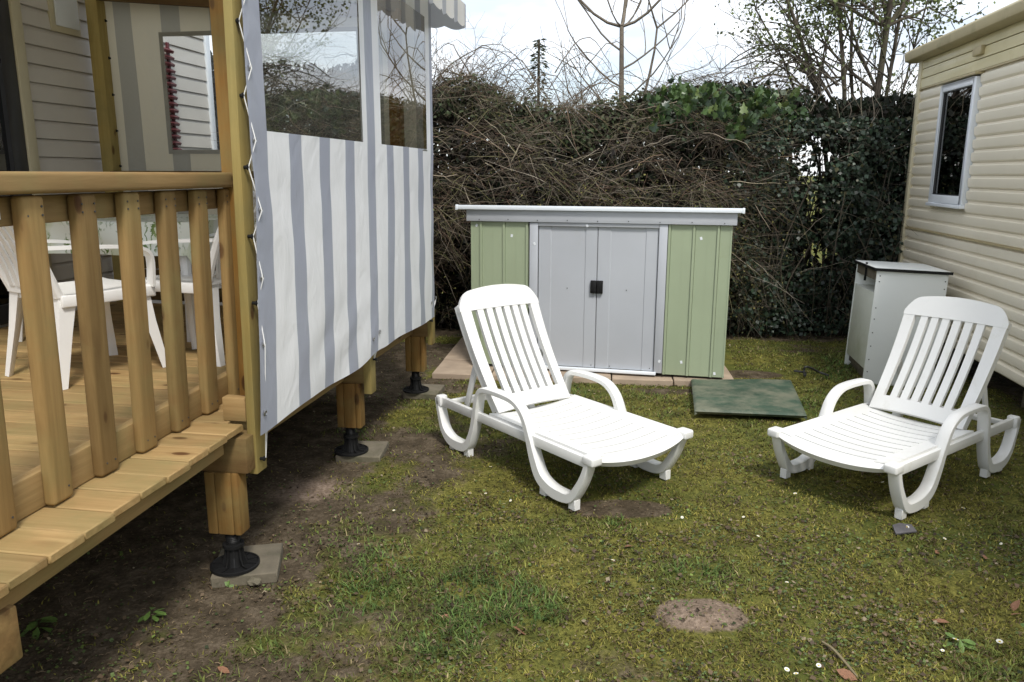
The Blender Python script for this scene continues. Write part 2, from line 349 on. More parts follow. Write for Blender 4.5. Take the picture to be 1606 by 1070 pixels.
# ------------------------------------------------------------------ ground: one sheet to the horizon
far_l = -np.geomspace(6, 1500, 14)[::-1]; far_r = np.geomspace(6.5, 1500, 14)
xs = np.concatenate([far_l, np.arange(-5, 5.51, .045), far_r]); ys = np.concatenate([-np.geomspace(.6, 1500, 12)[::-1], np.arange(0, 9.6, .045), np.geomspace(10, 1500, 16)])
GX, GY = np.meshgrid(xs, ys, indexing='ij')
SOIL = []                                                              # (x, y, rx, ry, strength)
def soil_px(px, py, rx, ry, s=1.): p = onz(px, py); SOIL.append((p[0], p[1], rx, ry, s))
for a in [(490, 768, .17, .16, 1), (975, 795, .30, .13, 1), (1095, 965, .19, .13, 1.2), (700, 600, .35, .35, .8), (660, 560, .3, .25, .75), (1180, 585, .28, .16, .95), (640, 950, .14, .10, .5),
          (330, 960, .35, .25, .85), (440, 820, .3, .3, .7), (500, 730, .3, .3, .55), (620, 760, .25, .25, .35), (240, 1020, .4, .25, .75), (480, 960, .3, .2, .55), (1010, 610, .7, .10, .6), (805, 985, .12, .06, .3),
          (1000, 1040, .3, .1, .35), (760, 700, .35, .25, .45), (1260, 545, .9, .22, .5), (1310, 760, .5, .2, .25), (1500, 880, .2, .1, .35), (740, 860, .2, .15, .3)]:
    soil_px(*a)
def soil_at(x, y):
    m = np.zeros_like(np.asarray(x, float))
    for sx, sy, rx, ry, s in SOIL: m = np.maximum(m, s*np.clip(1.35-((x-sx)/rx)**2-((y-sy)/ry)**2, 0, 1))
    u = (x-DO[0])*du_[0]+(y-DO[1])*du_[1]; v = (x-DO[0])*dv_[0]+(y-DO[1])*dv_[1]
    under = np.clip((-.02-u)/.35, 0, 1)*(v < 4.6)*np.clip((u+4)/.3, 0, 1)
    m = np.maximum(m, .95*under); m = np.maximum(m, (.70*np.clip((.85-u)/.6, 0, 1)*(.55+.9*vnoise(x, y, 2.3, 5)))*np.clip((2.6-v)/.6, 0, 1)*(u > -1)); u2 = (x-3.6)*du_[0]+(y-6)*du_[1]
    m = np.maximum(m, .9*np.clip((u2-.05)/.3, 0, 1)*(u2 < 3)); m = np.maximum(m, .85*np.clip((y-(7.75-.06*x))/.3, 0, 1)*(y < 9.3))
    return m+(vnoise(x, y, 3.1, 1)-.5)*.5+(vnoise(x, y, 8.3, 2)-.5)*.35
mh = onz(1095, 965)
def ground_z(x, y):
    near = (np.abs(x) < 5.4)*(y > .05)*(y < 9.5)
    z = ((vnoise(x, y, 1.3, 3)-.5)*.022+(vnoise(x, y, 5.5, 4)-.5)*.012)*near
    d = ((x-mh[0])/.17)**2+((y-mh[1])/.12)**2
    return z+.035*np.exp(-d*1.3)*(1+.35*(vnoise(x, y, 25, 5)-.5))-.012
V = np.stack([GX, GY, ground_z(GX, GY)], -1).reshape(-1, 3); nx, ny = GX.shape
I = np.arange(nx*ny).reshape(nx, ny); F = np.stack([I[:-1, :-1], I[1:, :-1], I[1:, 1:], I[:-1, 1:]], -1).reshape(-1, 4)
gm = np_mesh('ground', V, F, ground_m, smooth=True)
at = gm.attributes.new('soil', 'FLOAT', 'POINT'); at.data.foreach_set('value', np.clip(soil_at(V[:, 0], V[:, 1])*(np.abs(V[:, 0]) < 5.5)*(V[:, 1] < 9.6)*(V[:, 1] > -.1), 0, 1).astype(np.float32))
dp = onz(490, 768); dry = np.exp(-(((V[:, 0]-mh[0])/.24)**2+((V[:, 1]-mh[1])/.17)**2)**2)+np.exp(-(((V[:, 0]-dp[0])/.18)**2+((V[:, 1]-dp[1])/.16)**2)**2)
at = gm.attributes.new('dry', 'FLOAT', 'POINT'); at.data.foreach_set('value', np.clip(dry, 0, 1).astype(np.float32))
tag(put('ground', gm, None), kind='structure')

# ------------------------------------------------------------------ short grass, moss, clover and straw
PAL = dict(olive=(.160, .155, .038), moss=(.258, .230, .052), green=(.128, .182, .048), deep=(.070, .118, .032), straw=(.30, .245, .125), brown=(.10, .068, .036))
def lawn():
    n = 430000
    y = 2.05+6.9*rng.random(n)**1.35; x = (rng.random(n)*2-1)*(.72*y+.35); x = np.clip(x, -4.2, 4.7)
    s = soil_at(x, y); u = (x-DO[0])*du_[0]+(y-DO[1])*du_[1]
    fine = vnoise(x, y, 14, 3)*.5+vnoise(x, y, 33, 4)*.5
    keep = (rng.random(n) > np.clip((s-.12)*1.45, 0, .97))*(rng.random(n) < np.clip((fine-.30)*3.2, .12, 1))*(u > -1.9)*(y < 8.6-.06*x)
    # nothing grows through the slabs, the green board or the shed
    q = (x-1.74)*math.cos(R(12))-(y-6.1)*math.sin(R(12)); w = (x-1.74)*math.sin(R(12))+(y-6.1)*math.cos(R(12))
    keep &= ~((q > -2.5) & (q < .1) & (w > -.30-.08*q-.32) & (w < 1.2) & (w > -.28*np.clip(-q/2.4, .1, 1)-.05))
    keep &= ~((x > 1.27+.19*(y-5.2)) & (x < 2.03+.23*(y-5.12)) & (y > 5.13) & (y < 6.13))
    x, y, s = x[keep], y[keep], s[keep]; n = len(x); z = ground_z(x, y)
    g = vnoise(x, y, 1.1, 6)*.55+vnoise(x, y, 3.7, 7)*.45                  # lush tufts against moss
    for px, py, r, k in [(740, 930, .17, .55), (850, 950, .2, .45), (720, 990, .12, .35), (985, 820, .1, .5), (1110, 900, .25, .35), (1330, 720, .4, .15), (400, 650, .3, .2), (720, 530, .4, .3), (1480, 1050, .25, .25), (540, 690, .3, .25)]:
        p = onz(px, py); g += k*np.exp(-(((x-p[0])/r)**2+((y-p[1])/r)**2))
    lush = np.clip((g-.50)*3.2, 0, 1); r = rng.random(n)
    h = .007+.009*rng.random(n)+lush*.024*rng.random(n); wd = .0016+.0016*rng.random(n)+.0006*(y-2)*.5
    a = rng.random(n)*2*np.pi; lean = .4+1.2*rng.random(n); B = np.stack([x, y, z-.002], -1)
    side = np.stack([np.cos(a), np.sin(a), 0*a], -1); out = np.stack([-np.sin(a), np.cos(a), 0*a], -1); up = np.array([0, 0, 1.])
    M1 = B+out*(lean*h*.45)[:, None]+up*(h*.62)[:, None]; T = B+out*(lean*h*1.25)[:, None]+up*(h*(1.1-.3*lean*.5))[:, None]
    V = np.stack([B-side*wd[:, None], B+side*wd[:, None], M1+side*(wd*.8)[:, None], M1-side*(wd*.8)[:, None], T], 1).reshape(-1, 3)
    o = np.arange(n)[:, None]*5; F = np.concatenate([np.hstack([o, o+1, o+2]), np.hstack([o, o+2, o+3]), np.hstack([o+3, o+2, o+4])])
    C = np.array([PAL['moss']]*n); C[r < .45] = PAL['olive']
    C = C*(1-lush[:, None])+np.where((rng.random(n) < .5)[:, None], PAL['green'], np.array(PAL['deep'])*1.25)*lush[:, None]
    C[r > .955] = PAL['straw']; C[(r > .78) & (r <= .955)] = PAL['brown']
    C *= (.5+.95*rng.random(n))[:, None]*(.55+.5*vnoise(x, y, 6, 2)+.5*vnoise(x, y, 19, 1))[:, None]
    return V, F, np.repeat(C, 5, 0)
gv, gf, gc = lawn()
tag(put('grass', np_mesh('grass', gv, gf, grass_m, gc), None), 'short mossy lawn grass with green tufts and bare patches', 'grass', kind='stuff')
def ground_cover():
    n = 125000; y = 2.05+6.6*rng.random(n)**1.35; x = (rng.random(n)*2-1)*(.72*y+.35)
    s = soil_at(x, y); c = vnoise(x, y, 2.6, 5)*.6+vnoise(x, y, 7.5, 1)*.4; u = (x-DO[0])*du_[0]+(y-DO[1])*du_[1]
    keep = (rng.random(n) < np.clip((c-.42)*4, 0.12, 1)*np.clip(1.25-s, .45, 1))*(u > -1.4)*(y < 8.3-.06*x)
    q = (x-1.74)*math.cos(R(12))-(y-6.1)*math.sin(R(12)); w = (x-1.74)*math.sin(R(12))+(y-6.1)*math.cos(R(12))
    keep &= ~((q > -2.45) & (q < .1) & (w < 1.2) & (w > -.28*np.clip(-q/2.4, .1, 1)-.05))
    keep &= ~((x > 1.24+.19*(y-5.2)) & (x < 2.06+.23*(y-5.12)) & (y > 5.1) & (y < 6.16))
    x, y = x[keep], y[keep]; n = len(x); P = np.stack([x, y, ground_z(x, y)+.004+.012*rng.random(n)], -1)
    Nn = unit(n, 1.6); Dn = unit(n); Dn[:, 2] *= .3; r = rng.random(n); sz = .006+.014*rng.random(n)**2
    dead = r > .62; sz[dead] *= 1.1
    V, F = leaves_np(P, sz*np.where(dead, 1.2, 1.), Dn, Nn, LEAF*np.array([1.25, 1, 1]))
    C = np.where(dead[:, None], np.array([.13, .092, .056]), np.array([.108, .150, .048]))*(.25+1.2*rng.random(n))[:, None]
    C[r > .975] = np.array([.32, .26, .17]); C[(r > .3) & (r < .45)] *= np.array([1.5, 1.45, 1.1])
    return V, F, np.repeat(C, 4, 0)
cv, cfa, cc_ = ground_cover()
tag(put('ground_cover_leaves', np_mesh('ground_cover_leaves', cv, cfa, foliage, cc_), None), 'clover leaves and leaf litter scattered in the lawn', 'ground cover', kind='stuff')
def straw():
    n = 6500; y = 2.05+5.5*rng.random(n)**1.3; x = (rng.random(n)*2-1)*(.72*y+.3); u = (x-DO[0])*du_[0]+(y-DO[1])*du_[1]
    k = (u > -1.5)*(y < 8)*~((x > -.9)*(y > 5.0)); x, y = x[k], y[k]; n = len(x); a = rng.random(n)*np.pi*2; l = .008+.026*rng.random(n)**2
    z = ground_z(x, y)+.010; d = np.stack([np.cos(a), np.sin(a), .25*(rng.random(n)-.5)], -1)
    P = np.stack([x, y, z], -1)[:, None, :]+d[:, None, :]*l[:, None, None]*np.array([-.5, 0, .5])[None, :, None]; P[:, 1, 2] += .003
    V, F, ow = tubes_np(P, np.full((n, 3), .0008), 3); C = np.array([.27, .20, .12])*(.35+1.1*rng.random(n))[:, None]
    return V, F, C[ow]
sv, sf, sc_ = straw()
tag(put('straw_litter', np_mesh('straw_litter', sv, sf, twig_m, sc_), None), 'dry straw bits lying over the lawn', 'litter', kind='stuff')

# ------------------------------------------------------------------ wooden terrace
DR = (0, 0, -DA)
ter = thing('wooden_terrace', 'raised pine terrace with railing, posts and stub legs', 'terrace', tuple(DO), rot=DR)
BW, PITCHB = .1345, .141
def edge_u(v): return -.072-.035*v if v < .0 else -.15
bm_out = {}
for i in range(-14, 20):
    v = i*PITCHB-.055; L_ = 2.62; e = edge_u(v)-random.random()*.016
    if 'b' not in bm_out: bm_out['b'] = boxm(2.5, BW, .028, .004, 1)
    put('deck_board', bm_out['b'], wood_x, ter, (e-1.25, v, .640+random.uniform(-.0015, .0015)), (0, 0, random.uniform(-.002, .002)))
q = .035
put('rim_joist', boxm(.045, 1.9, .062, .004), wood_y, ter, (-.100, -1.05, .594), (0, 0, q))
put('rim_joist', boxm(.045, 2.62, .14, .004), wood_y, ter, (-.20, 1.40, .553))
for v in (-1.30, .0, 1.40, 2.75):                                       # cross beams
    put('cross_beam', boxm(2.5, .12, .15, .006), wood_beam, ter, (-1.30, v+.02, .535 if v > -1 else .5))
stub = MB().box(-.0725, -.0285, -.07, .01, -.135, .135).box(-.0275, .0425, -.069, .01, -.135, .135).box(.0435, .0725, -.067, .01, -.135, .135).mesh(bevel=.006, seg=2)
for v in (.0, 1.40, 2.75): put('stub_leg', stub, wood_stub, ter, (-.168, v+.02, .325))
put('stub_leg', boxm(.16, .15, .46, .012), wood_stub, ter, (-.28, -1.42, .25))
# railing, a touch out of line with the canvas
def ru(v): return -.262-.035*(v-.1)
bal = MB().box(-.021, .021, -.0465, .0465, -.465, .465).mesh(bevel=.014, seg=4)
for k in range(-8, 7):
    v = -.835+.232*(k)+.04
    if v < -2.0 or v > .40: continue
    put('baluster', bal, wood_bal, ter, (ru(v)-.024+.002*random.uniform(-1, 1), v, 1.1215), (random.uniform(-.004, .004), R(1.2), q+random.uniform(-.03, .03)))
put('bottom_rail', boxm(.044, 2.43, .115, .006), wood_y, ter, (ru(-.8)-.0705, -.80, .7125), (0, 0, q))
put('upper_rail', boxm(.044, 2.43, .082, .006), wood_y, ter, (ru(-.8)-.062, -.80, 1.543), (0, 0, q))
hr = put('handrail', MB().box(-.062, .062, -1.24, 1.24, -.031, .031).mesh(bevel=.013, seg=4), wood_y, ter, (ru(-.80)-.034, -.80, 1.622), (0, 0, q))
put('sticker', MB().box(-.0015, .0015, -.055, .055, -.022, .022).mesh(), m_plain('paper_sticker', (.7, .72, .72), .5), ter, (ru(-.93)-.0375, -.93, 1.545), (0, 0, q))
nail = MB().lathe([(.0035, 0), (.0035, .002)], 6).mesh(smooth=False)
for k in range(-4, 6):
    v = -.835+.232*k+.04
    if -1.3 < v < .4:
        for z in (1.555, 1.53): 
            for s in (-.028, .028): put('screw', nail, screw_m, ter, (ru(v)+.0065, v+s, z), (0, R(90), 0))
        for s in (-.02, .022): put('screw', nail, screw_m, ter, (ru(v)-.0122, v+s, .70), (0, R(90), 0))
# roof posts, laced battens, far rail
put('post', boxm(.085, .085, 2.14, .006), wood_post, ter, (-.256, .405, .655+1.07))
put('post', boxm(.085, .085, 2.10, .006), wood_post, ter, (-.256, 2.70, .655+1.05))
put('post', boxm(.095, .095, 2.25, .006), wood_green, ter, (-2.60+.065, 2.72, .655+1.125))
bat = boxm(.038, .085, 2.40, .005); batb = boxm(.047, .085, .30, .005)
put('batten', bat, wood_green, ter, (-.042, .065, 1.635), (0, R(.9), 0)); put('batten', batb, wood_green, ter, (-.048, 1.40, .55)); put('batten', bat, wood_green, ter, (-.048, 2.75, 1.60))
put('side_board', boxm(.10, .045, .10, .004), wood_x, ter, (-.135, .06, .705))
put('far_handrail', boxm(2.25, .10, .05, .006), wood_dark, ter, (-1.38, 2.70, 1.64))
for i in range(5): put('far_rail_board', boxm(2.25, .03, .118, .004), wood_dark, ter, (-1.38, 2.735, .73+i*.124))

# screw jacks and their slabs
def jack():
    o = thing('screw_jack', '', 'screw jack')
    m = MB(); m.lathe([(.100, 0), (.100, .011), (.095, .013), (.092, .006)], 40); m.build('base_plate', black, o)
    m = MB(); m.lathe([(.042, .005), (.036, .03), (.032, .085), (.044, .088), (.044, .102), (.032, .104), (.032, .112)], 20)
    p = m.build('pedestal', black, o)
    for k in range(10):
        a = k*math.pi/5; m = MB(); m.prism([(.028, .006), (.092, .006), (.092, .012), (.055, .014), (.041, .05), (.038, .086), (.028, .086)], 'y', -.003, .003)
        f = m.build('fin', black, p, smooth=False); f.rotation_euler = (0, 0, a)
    m = MB(); prof = []
    for k in range(12): prof += [(.027, .106+k*.008), (.031, .109+k*.008)]
    m.lathe(prof, 18); m.build('threaded_rod', black, o)
    return o
jk = jack()
slab3 = MB().box(-.132, .132, -.132, .132, -.025, .025).mesh(bevel=.005, seg=1)
JL = [('black plastic screw jack under the terrace stub leg at the railing end', 'square concrete slab under the jack at the railing end', .0, 20),
      ('black plastic screw jack under the stub leg midway along the striped canvas', 'square concrete slab under the jack midway along the striped canvas', 1.40, 6),
      ('black plastic screw jack under the stub leg nearest the shed paving', 'square concrete slab under the jack nearest the shed paving', 2.75, 0)]
for i, (lab, lab2, v, a) in enumerate(JL):
    p = D(-.175+.02*(i == 0), v-.01, .0); o = jk if i == 0 else copy_tree(jk)
    o.location = (p[0], p[1], .036); o.rotation_euler = (0, 0, .3*i); o['label'] = lab; o['group'] = 'screw jacks under the terrace'
    w = D(-.155, v+.02+.02, 0)
    tag(put('concrete_slab', slab3, concrete, None, (w[0]+.03, w[1], .0105), (R(1.0), 0, R(a-9))), lab2, 'slab', 'slabs under the jacks')

# ------------------------------------------------------------------ striped canvas side wall
can = thing('canvas_side_wall', 'grey and white striped canvas wall with clear windows laced to battens', 'canvas', tuple(DO), rot=DR)
ZB, ZT, V0, V1 = .64, 2.80, .035, 2.66; W1, W2, WZ = (.172, 1.255), (1.552, 2.50), (1.812, 2.66)
def wrinkle(v, z):
    t = (z-ZB)/(ZT-ZB); k = min(1, max(0, (1.84-z)/.25)) if z > 1.5 else 1.; k = max(k, .0)
    return .016*(1-k)+k*(.004*math.sin(3.1*v+1.3*z)+.006*math.sin(7*v-2*z)*(1-t)*math.exp(-((z-.8)/.5)**2)+.0025*math.sin(11*v+5*z)*(1-t)+.012*math.exp(-((v-.0)/.09)**2)*math.sin(9*z)*.5+.014+.004*math.sin(2.2*z+v)+.004*math.sin(16*(z+.55*v)+3*math.sin(3*v))*math.exp(-((v-.35)/.35)**2)*math.exp(-((z-1.55)/.35)**2)+.004*math.sin(21*(z-.5*v))*math.exp(-((v-.9)/.6)**2)*math.exp(-((z-.85)/.2)**2)+.004*math.sin(13*(z+v))*math.exp(-((v-2.4)/.35)**2))
def cpt(v, z):
    bot = ZB+.012*math.sin(v*4.2)+.02*math.exp(-((v-1.42)/.15)**2)-.018*math.exp(-((v-.1)/.2)**2)
    t = (z-ZB)/(ZT-ZB); zz = bot+(ZT-bot)*t if z < WZ[0]-.02 else z
    e = .003*math.sin(z*11.6+.6) if v < V0+.02 else 0
    return (wrinkle(v, z), v+e-.072*max(0, (1.5-z)/.85)**1.3*(1-.8*(v/2.66)**3), zz)
vs_ = sorted(set(np.round(np.concatenate([np.linspace(V0, V1, 120), [W1[0], W1[1], W2[0], W2[1]]]), 4))); zs_ = sorted(set(np.round(np.concatenate([np.linspace(ZB, ZT, 90), WZ]), 4)))
m = MB(); idx = {}
for i, v in enumerate(vs_):
    for j, z in enumerate(zs_): idx[i, j] = len(m.v); m.v.append(cpt(v, z))
for i in range(len(vs_)-1):
    for j in range(len(zs_)-1):
        v, z = (vs_[i]+vs_[i+1])/2, (zs_[j]+zs_[j+1])/2
        if WZ[0] < z < WZ[1] and (W1[0] < v < W1[1] or W2[0] < v < W2[1]): continue
        m.f.append((idx[i, j], idx[i+1, j], idx[i+1, j+1], idx[i, j+1])); m.m.append(0)
cpo = m.build('canvas_panel', canvas_m, can, ang=80); sva = cpo.data.attributes.new('sv', 'FLOAT', 'POINT'); sva.data.foreach_set('value', [v for v in vs_ for z in zs_])
for (a, b) in (W1, W2):
    m = MB(); va = np.linspace(a-.012, b+.012, 26); za = np.linspace(WZ[0]-.012, WZ[1]+.012, 26); ii = lambda i, j: i*26+j
    m.v = [(.0135+.0018*math.sin(2.1*v+1.2*z), v, z) for v in va for z in za]
    m.f = [(ii(i, j), ii(i+1, j), ii(i+1, j+1), ii(i, j+1)) for i in range(25) for j in range(25)]; m.m = [0]*len(m.f)
    m.build('clear_window', film, can, ang=80)
def eyelet(v, z, u=None):
    m = MB(); c = (wrinkle(v, z) if u is None else u); v = cpt(v, z)[1]
    m.tube([(c+.006, v+.009*math.cos(t), z+.009*math.sin(t)) for t in np.linspace(0, 2*math.pi, 13)], .0035, 5, caps=False); m.build('eyelet', steel, can)
zz = 2.72; pts = []
hk = MB().lathe([(.007, 0), (.007, .014), (.011, .016), (.011, .021), (.003, .023)], 10).mesh()
while zz > .9:
    put('hook', hk, black, can, (-.025, .045, zz), (0, R(90), 0)); pts += [(-.004, .045, zz)]
    eyelet(V0+.025, zz-.16); pts += [(wrinkle(V0+.025, zz-.16)+.012, cpt(V0+.022, zz-.165)[1], zz-.165)]; zz -= .262
pts += [(-.018, .055, .50), (.0, V0+.03, .705)]
put('hook', hk, black, can, (-.042, .052, .495), (0, R(90), 0)); eyelet(V0+.03, .712)
m = MB()
for a, b in zip(pts[:-1], pts[1:]): m.tube([a, b], .0023, 6)
m.build('lacing_cord', cord_m, can)
for vc in (1.40, 2.63):
    m = MB(); m.tube([(.012, vc-.05, .74), (-.018, vc, .60), (.012, vc+.05, .76)], .004, 6); m.build('lacing_cord', cord_m, can)
    eyelet(vc-.05, .745); eyelet(vc+.05, .765)
    put('hook', hk, black, can, (-.0235, vc, .60), (0, R(90), 0))

# striped end wall and roof canvas
end = thing('canvas_end_wall', 'shaded striped canvas end wall with clear windows across the terrace', 'canvas', tuple(DO), rot=DR)
EA, EB, EZ = (-2.055, -1.50), (-1.385, -.56), (1.822, 2.632)
m = MB(); us = sorted({*np.round(np.linspace(-2.52, -.03, 40), 4), *EA, *EB}); zs2 = sorted({*np.round(np.linspace(1.0, 3.0, 30), 4), *EZ}); idx = {}
for i, u in enumerate(us):
    for j, z in enumerate(zs2): idx[i, j] = len(m.v); m.v.append((u, 2.79+.006*math.sin(9*u+2*z)+.004*math.sin(4*z), z))
for i in range(len(us)-1):
    for j in range(len(zs2)-1):
        u, z = (us[i]+us[i+1])/2, (zs2[j]+zs2[j+1])/2
        if EZ[0] < z < EZ[1] and (EA[0] < u < EA[1] or EB[0] < u < EB[1]): continue
        m.f.append((idx[i, j], idx[i+1, j], idx[i+1, j+1], idx[i, j+1])); m.m.append(0)
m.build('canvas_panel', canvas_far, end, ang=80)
for a, b in (EA, EB): m = MB(); m.box(a-.01, b+.01, 2.797, 2.7985, EZ[0]-.01, EZ[1]+.01); m.build('clear_window', film_far, end)
m = MB()
for a, b in (EA, EB):
    m.box(a-.03, a, 2.777, 2.781, EZ[0]-.03, EZ[1]+.03); m.box(b, b+.03, 2.777, 2.781, EZ[0]-.03, EZ[1]+.03); m.box(a, b, 2.777, 2.781, EZ[0]-.03, EZ[0]); m.box(a, b, 2.777, 2.781, EZ[1], EZ[1]+.03)
m.build('window_hem', m_plain('hem', (.30, .29, .25), .5), end, smooth=False)
m = MB(); zz = 1.75; pts = []
for k in range(9): pts += [(-2.515, 2.77, 1.68+k*.14), (-2.498, 2.77, 1.75+k*.14)]
m.tube(pts, .003, 5); m.build('lacing_cord', cord_m, end)
for k in range(5): put('hook', hk, steel, end, (-2.487, 2.765, 1.70+k*.262), (R(90), 0, 0))

rf = thing('canvas_roof', 'striped canvas roof over the terrace with scalloped white valance', 'canvas roof', tuple(DO), rot=DR)
RU = .20
def roofpt(u, v): return (u, v, 2.80+(.27-u)*.085+.006*math.sin(5*v))
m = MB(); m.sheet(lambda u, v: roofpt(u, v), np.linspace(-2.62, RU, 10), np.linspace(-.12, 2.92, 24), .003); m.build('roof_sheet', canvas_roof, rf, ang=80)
def valance(fn, length, n, name):
    m = MB(); k = int(length/.012); t = np.linspace(0, length, k)
    top, bot = [], []
    for s in t: top.append(fn(s, 0.)); bot.append(fn(s,   .150+.020*abs(math.sin(math.pi*s/.155))))
    m.v = top+bot; m.f = [(i, i+1, k+i+1, k+i) for i in range(k-1)]; m.m = [0]*(k-1); return m.build(name, canvas_roof, rf, ang=80)
valance(lambda s, d: (RU+.012*math.sin(s*20)*d/.2+.03*d, -.12+s, roofpt(RU, -.12+s)[2]-d), 3.04, 0, 'valance')
valance(lambda s, d: (RU-s, 2.92+.010*math.sin(s*18)*d/.2, roofpt(RU-s, 2.92)[2]-d), 2.85, 0, 'valance')
put('eaves_beam', boxm(.05, 2.45, .09, .004), wood_dark, rf, (-.256, 1.55, 2.775))
put('end_beam', boxm(2.3, .05, .09, .004), wood_dark, rf, (-1.40, 2.70, 2.83), (0, R(4.9), 0))

# ------------------------------------------------------------------ mobile home behind the terrace
home = thing('mobile_home', 'beige clapboard mobile home behind the terrace with glazed door', 'mobile home', tuple(DO), rot=DR)
m = MB(); m.box(-5.6, -2.66, -3.5, 4.40, .0, 3.02); m.build('body', siding_m, home, smooth=False)  # unseen lower part is added to keep light from under the deck
prof = [(-2.665, 0), (-2.632, .004), (-2.640, .10), (-2.650, .122), (-2.665, .124)]
sb = MB().prism(prof, 'y', 2.075, 4.345).mesh(smooth=False)
for k in range(20): put('siding_board', sb, siding_m, home, (0, 0, .52+.1235*k))
m = MB(); m.box(-2.66, -2.615, 4.345, 4.415, .5, 3.0); m.build('corner_trim', upvc, home, bevel=.004)
m = MB(); m.box(-2.66, -2.60, 1.985, 2.07, .66, 2.95); m.build('door_trim', cream2, home, bevel=.006)
dr = MB(); dr.box(-2.655, -2.615, 1.86, 1.983, .68, 2.95); dr.box(-2.655, -2.615, .2, 1.86, 2.85, 2.95); dr.box(-2.655, -2.615, .2, 1.86, .68, .80); dr.box(-2.655, -2.615, .2, .3, .80, 2.85)
do = dr.build('glazed_door', gasket, home, bevel=.004); m = MB(); m.box(-2.652, -2.646, .3, 1.86, .8, 2.85); m.build('pane', glass, do)
m = MB(); m.box(-2.70, -2.655, -3.4, .2, .68, 2.95); m.build('wall_panel', siding_m, home)
m = MB(); m.box(-2.652, -2.655+.03, 2.36, 2.66, 2.62, 2.95); wl = m.build('wall_lamp', cream2, home, bevel=.008); m = MB(); m.box(-2.624, -2.608, 2.40, 2.63, 2.66, 2.91); m.build('cover', upvc, wl, bevel=.008)  # unlit box lamp with a white cover on the home wall
sh = MB(); sh.box(-2.628, -2.575, 3.31, 3.34, 1.0, 2.75); sh.box(-2.628, -2.61, 3.71, 3.74, 1.0, 2.75); shu = sh.build('red_shutter', red_m, home)
for k in range(31): put('louvre', boxm(.045, .40, .024, 0), red_m, shu, (-2.600, 3.55, 1.03+k*.055), (0, R(30), 0))

# ------------------------------------------------------------------ terrace furniture
def mono_chair():
    o = thing('plastic_chair', '', 'chair', group='plastic chairs on the terrace')
    m = MB(); m.sheet(lambda x, y: (x, y, .43+.012*(x/.22)**2-.02*math.sin((y+.22)*3)), np.linspace(-.23, .23, 9), np.linspace(-.24, .22, 9), .02); m.build('seat', chair_plastic, o, ang=60)
    m = MB(); m.box(-.235, .235, -.26, -.235, .375, .435); m.box(-.245, -.225, -.25, .22, .38, .435); m.box(.225, .245, -.25, .22, .38, .435); m.build('seat_apron', chair_plastic, o, bevel=.006)
    for sx in (-1, 1):
        for (sy, ty) in ((-1, -.285), (1, .285)):
            m = MB(); P = [(sx*.225, sy*.225, .43), (sx*.235, sy*.245, .25), (sx*.255, ty, .0)]
            vs = []
            for (px, py, pz), w in zip(P, (.085, .06, .04)):
                for dx, dy in ((0, 0), (-sx*w, 0), (-sx*w*.8, -sy*w*.35), (-sx*w*.35, -sy*w*.8), (0, -sy*w)): vs.append((px+dx, py+dy, pz))
            fs = [(a*5+i, a*5+(i+1) % 5, (a+1)*5+(i+1) % 5, (a+1)*5+i) for a in range(2) for i in range(5)]+[(0, 1, 2, 3, 4), (14, 13, 12, 11, 10)]
            m.add(vs, fs); m.build('leg', chair_plastic, o, ang=30)
    by = lambda z: .215+.16*((z-.43)/.45)+.03*((z-.43)/.45)**2
    m = MB(); path = [(-.215, by(.43), .43), (-.225, by(.6), .6), (-.215, by(.75), .75), (-.15, by(.86), .86), (0, by(.885), .885), (.15, by(.86), .86), (.215, by(.75), .75), (.225, by(.6), .6), (.215, by(.43), .43)]
    m.tube(catmull(path, 5), .021, 8); m.box(-.22, .22, by(.45)-.012, by(.45)+.014, .425, .475); bk = m.build('backrest', chair_plastic, o)
    for k in range(6):
        x = (k-2.5)*.062; z1 = .87-.35*abs(x)**1.3; m = MB(); m.sheet(lambda a, t: (x*(1+.15*t)+a, by(.46+(z1-.46)*t)+.008-.02*math.sin(t*3), .46+(z1-.46)*t), np.linspace(-.019, .019, 3), np.linspace(0, 1, 9), .01); m.build('slat', chair_plastic, bk, ang=60)
    for s in (-1, 1):
        m = MB(); pa = catmull([(s*.225, by(.62), .66), (s*.265, .1, .655), (s*.275, -.10, .64), (s*.268, -.215, .60), (s*.24, -.235, .43)], 6)
        vs = []; 
        for i, p in enumerate(pa):
            t = pa[min(i+1, len(pa)-1)]-pa[max(i-1, 0)]; t /= np.linalg.norm(t); b = np.array([1., 0, 0]); nrm = np.cross(t, b); nrm /= np.linalg.norm(nrm)
            for a, c in ((-.026, -.008), (.026, -.008), (.026, .008), (-.026, .008)): vs.append(p+b*a+nrm*c)
        n = len(pa); m.add(vs, [(i*4+j, i*4+(j+1) % 4, i*4+4+(j+1) % 4, i*4+4+j) for i in range(n-1) for j in range(4)]+[(3, 2, 1, 0), tuple(range(4*n-4, 4*n))]); m.build('armrest', chair_plastic, o, ang=50)
    return o
ch = mono_chair()
def place_chair(o, u, v, ang, lab):
    p = D(u, v); o.location = (p[0], p[1], .655); o.rotation_euler = (0, 0, ang-DA); o['label'] = lab
place_chair(ch, -1.29, .68, R(180-23), 'white plastic armchair seen from behind its slatted back near the handrail')
ch2 = copy_tree(ch); place_chair(ch2, -.93, 1.16, R(-96), 'white plastic armchair side-on between the table and the roof post')
tb = thing('garden_table', 'white plastic garden table under a leaf printed cloth', 'table', tuple(D(-1.62, 1.62, .655)), rot=DR)
m = MB(); m.box(-.62, .62, -.40, .40, .695, .72); m.build('table_top', chair_plastic, tb, bevel=.008)
for sx in (-1, 1):
    for sy in (-1, 1): m = MB(); m.tube([(sx*.52, sy*.32, .694), (sx*.58, sy*.37, 0)], [.035, .022], 8); m.build('leg', chair_plastic, tb)
m = MB()
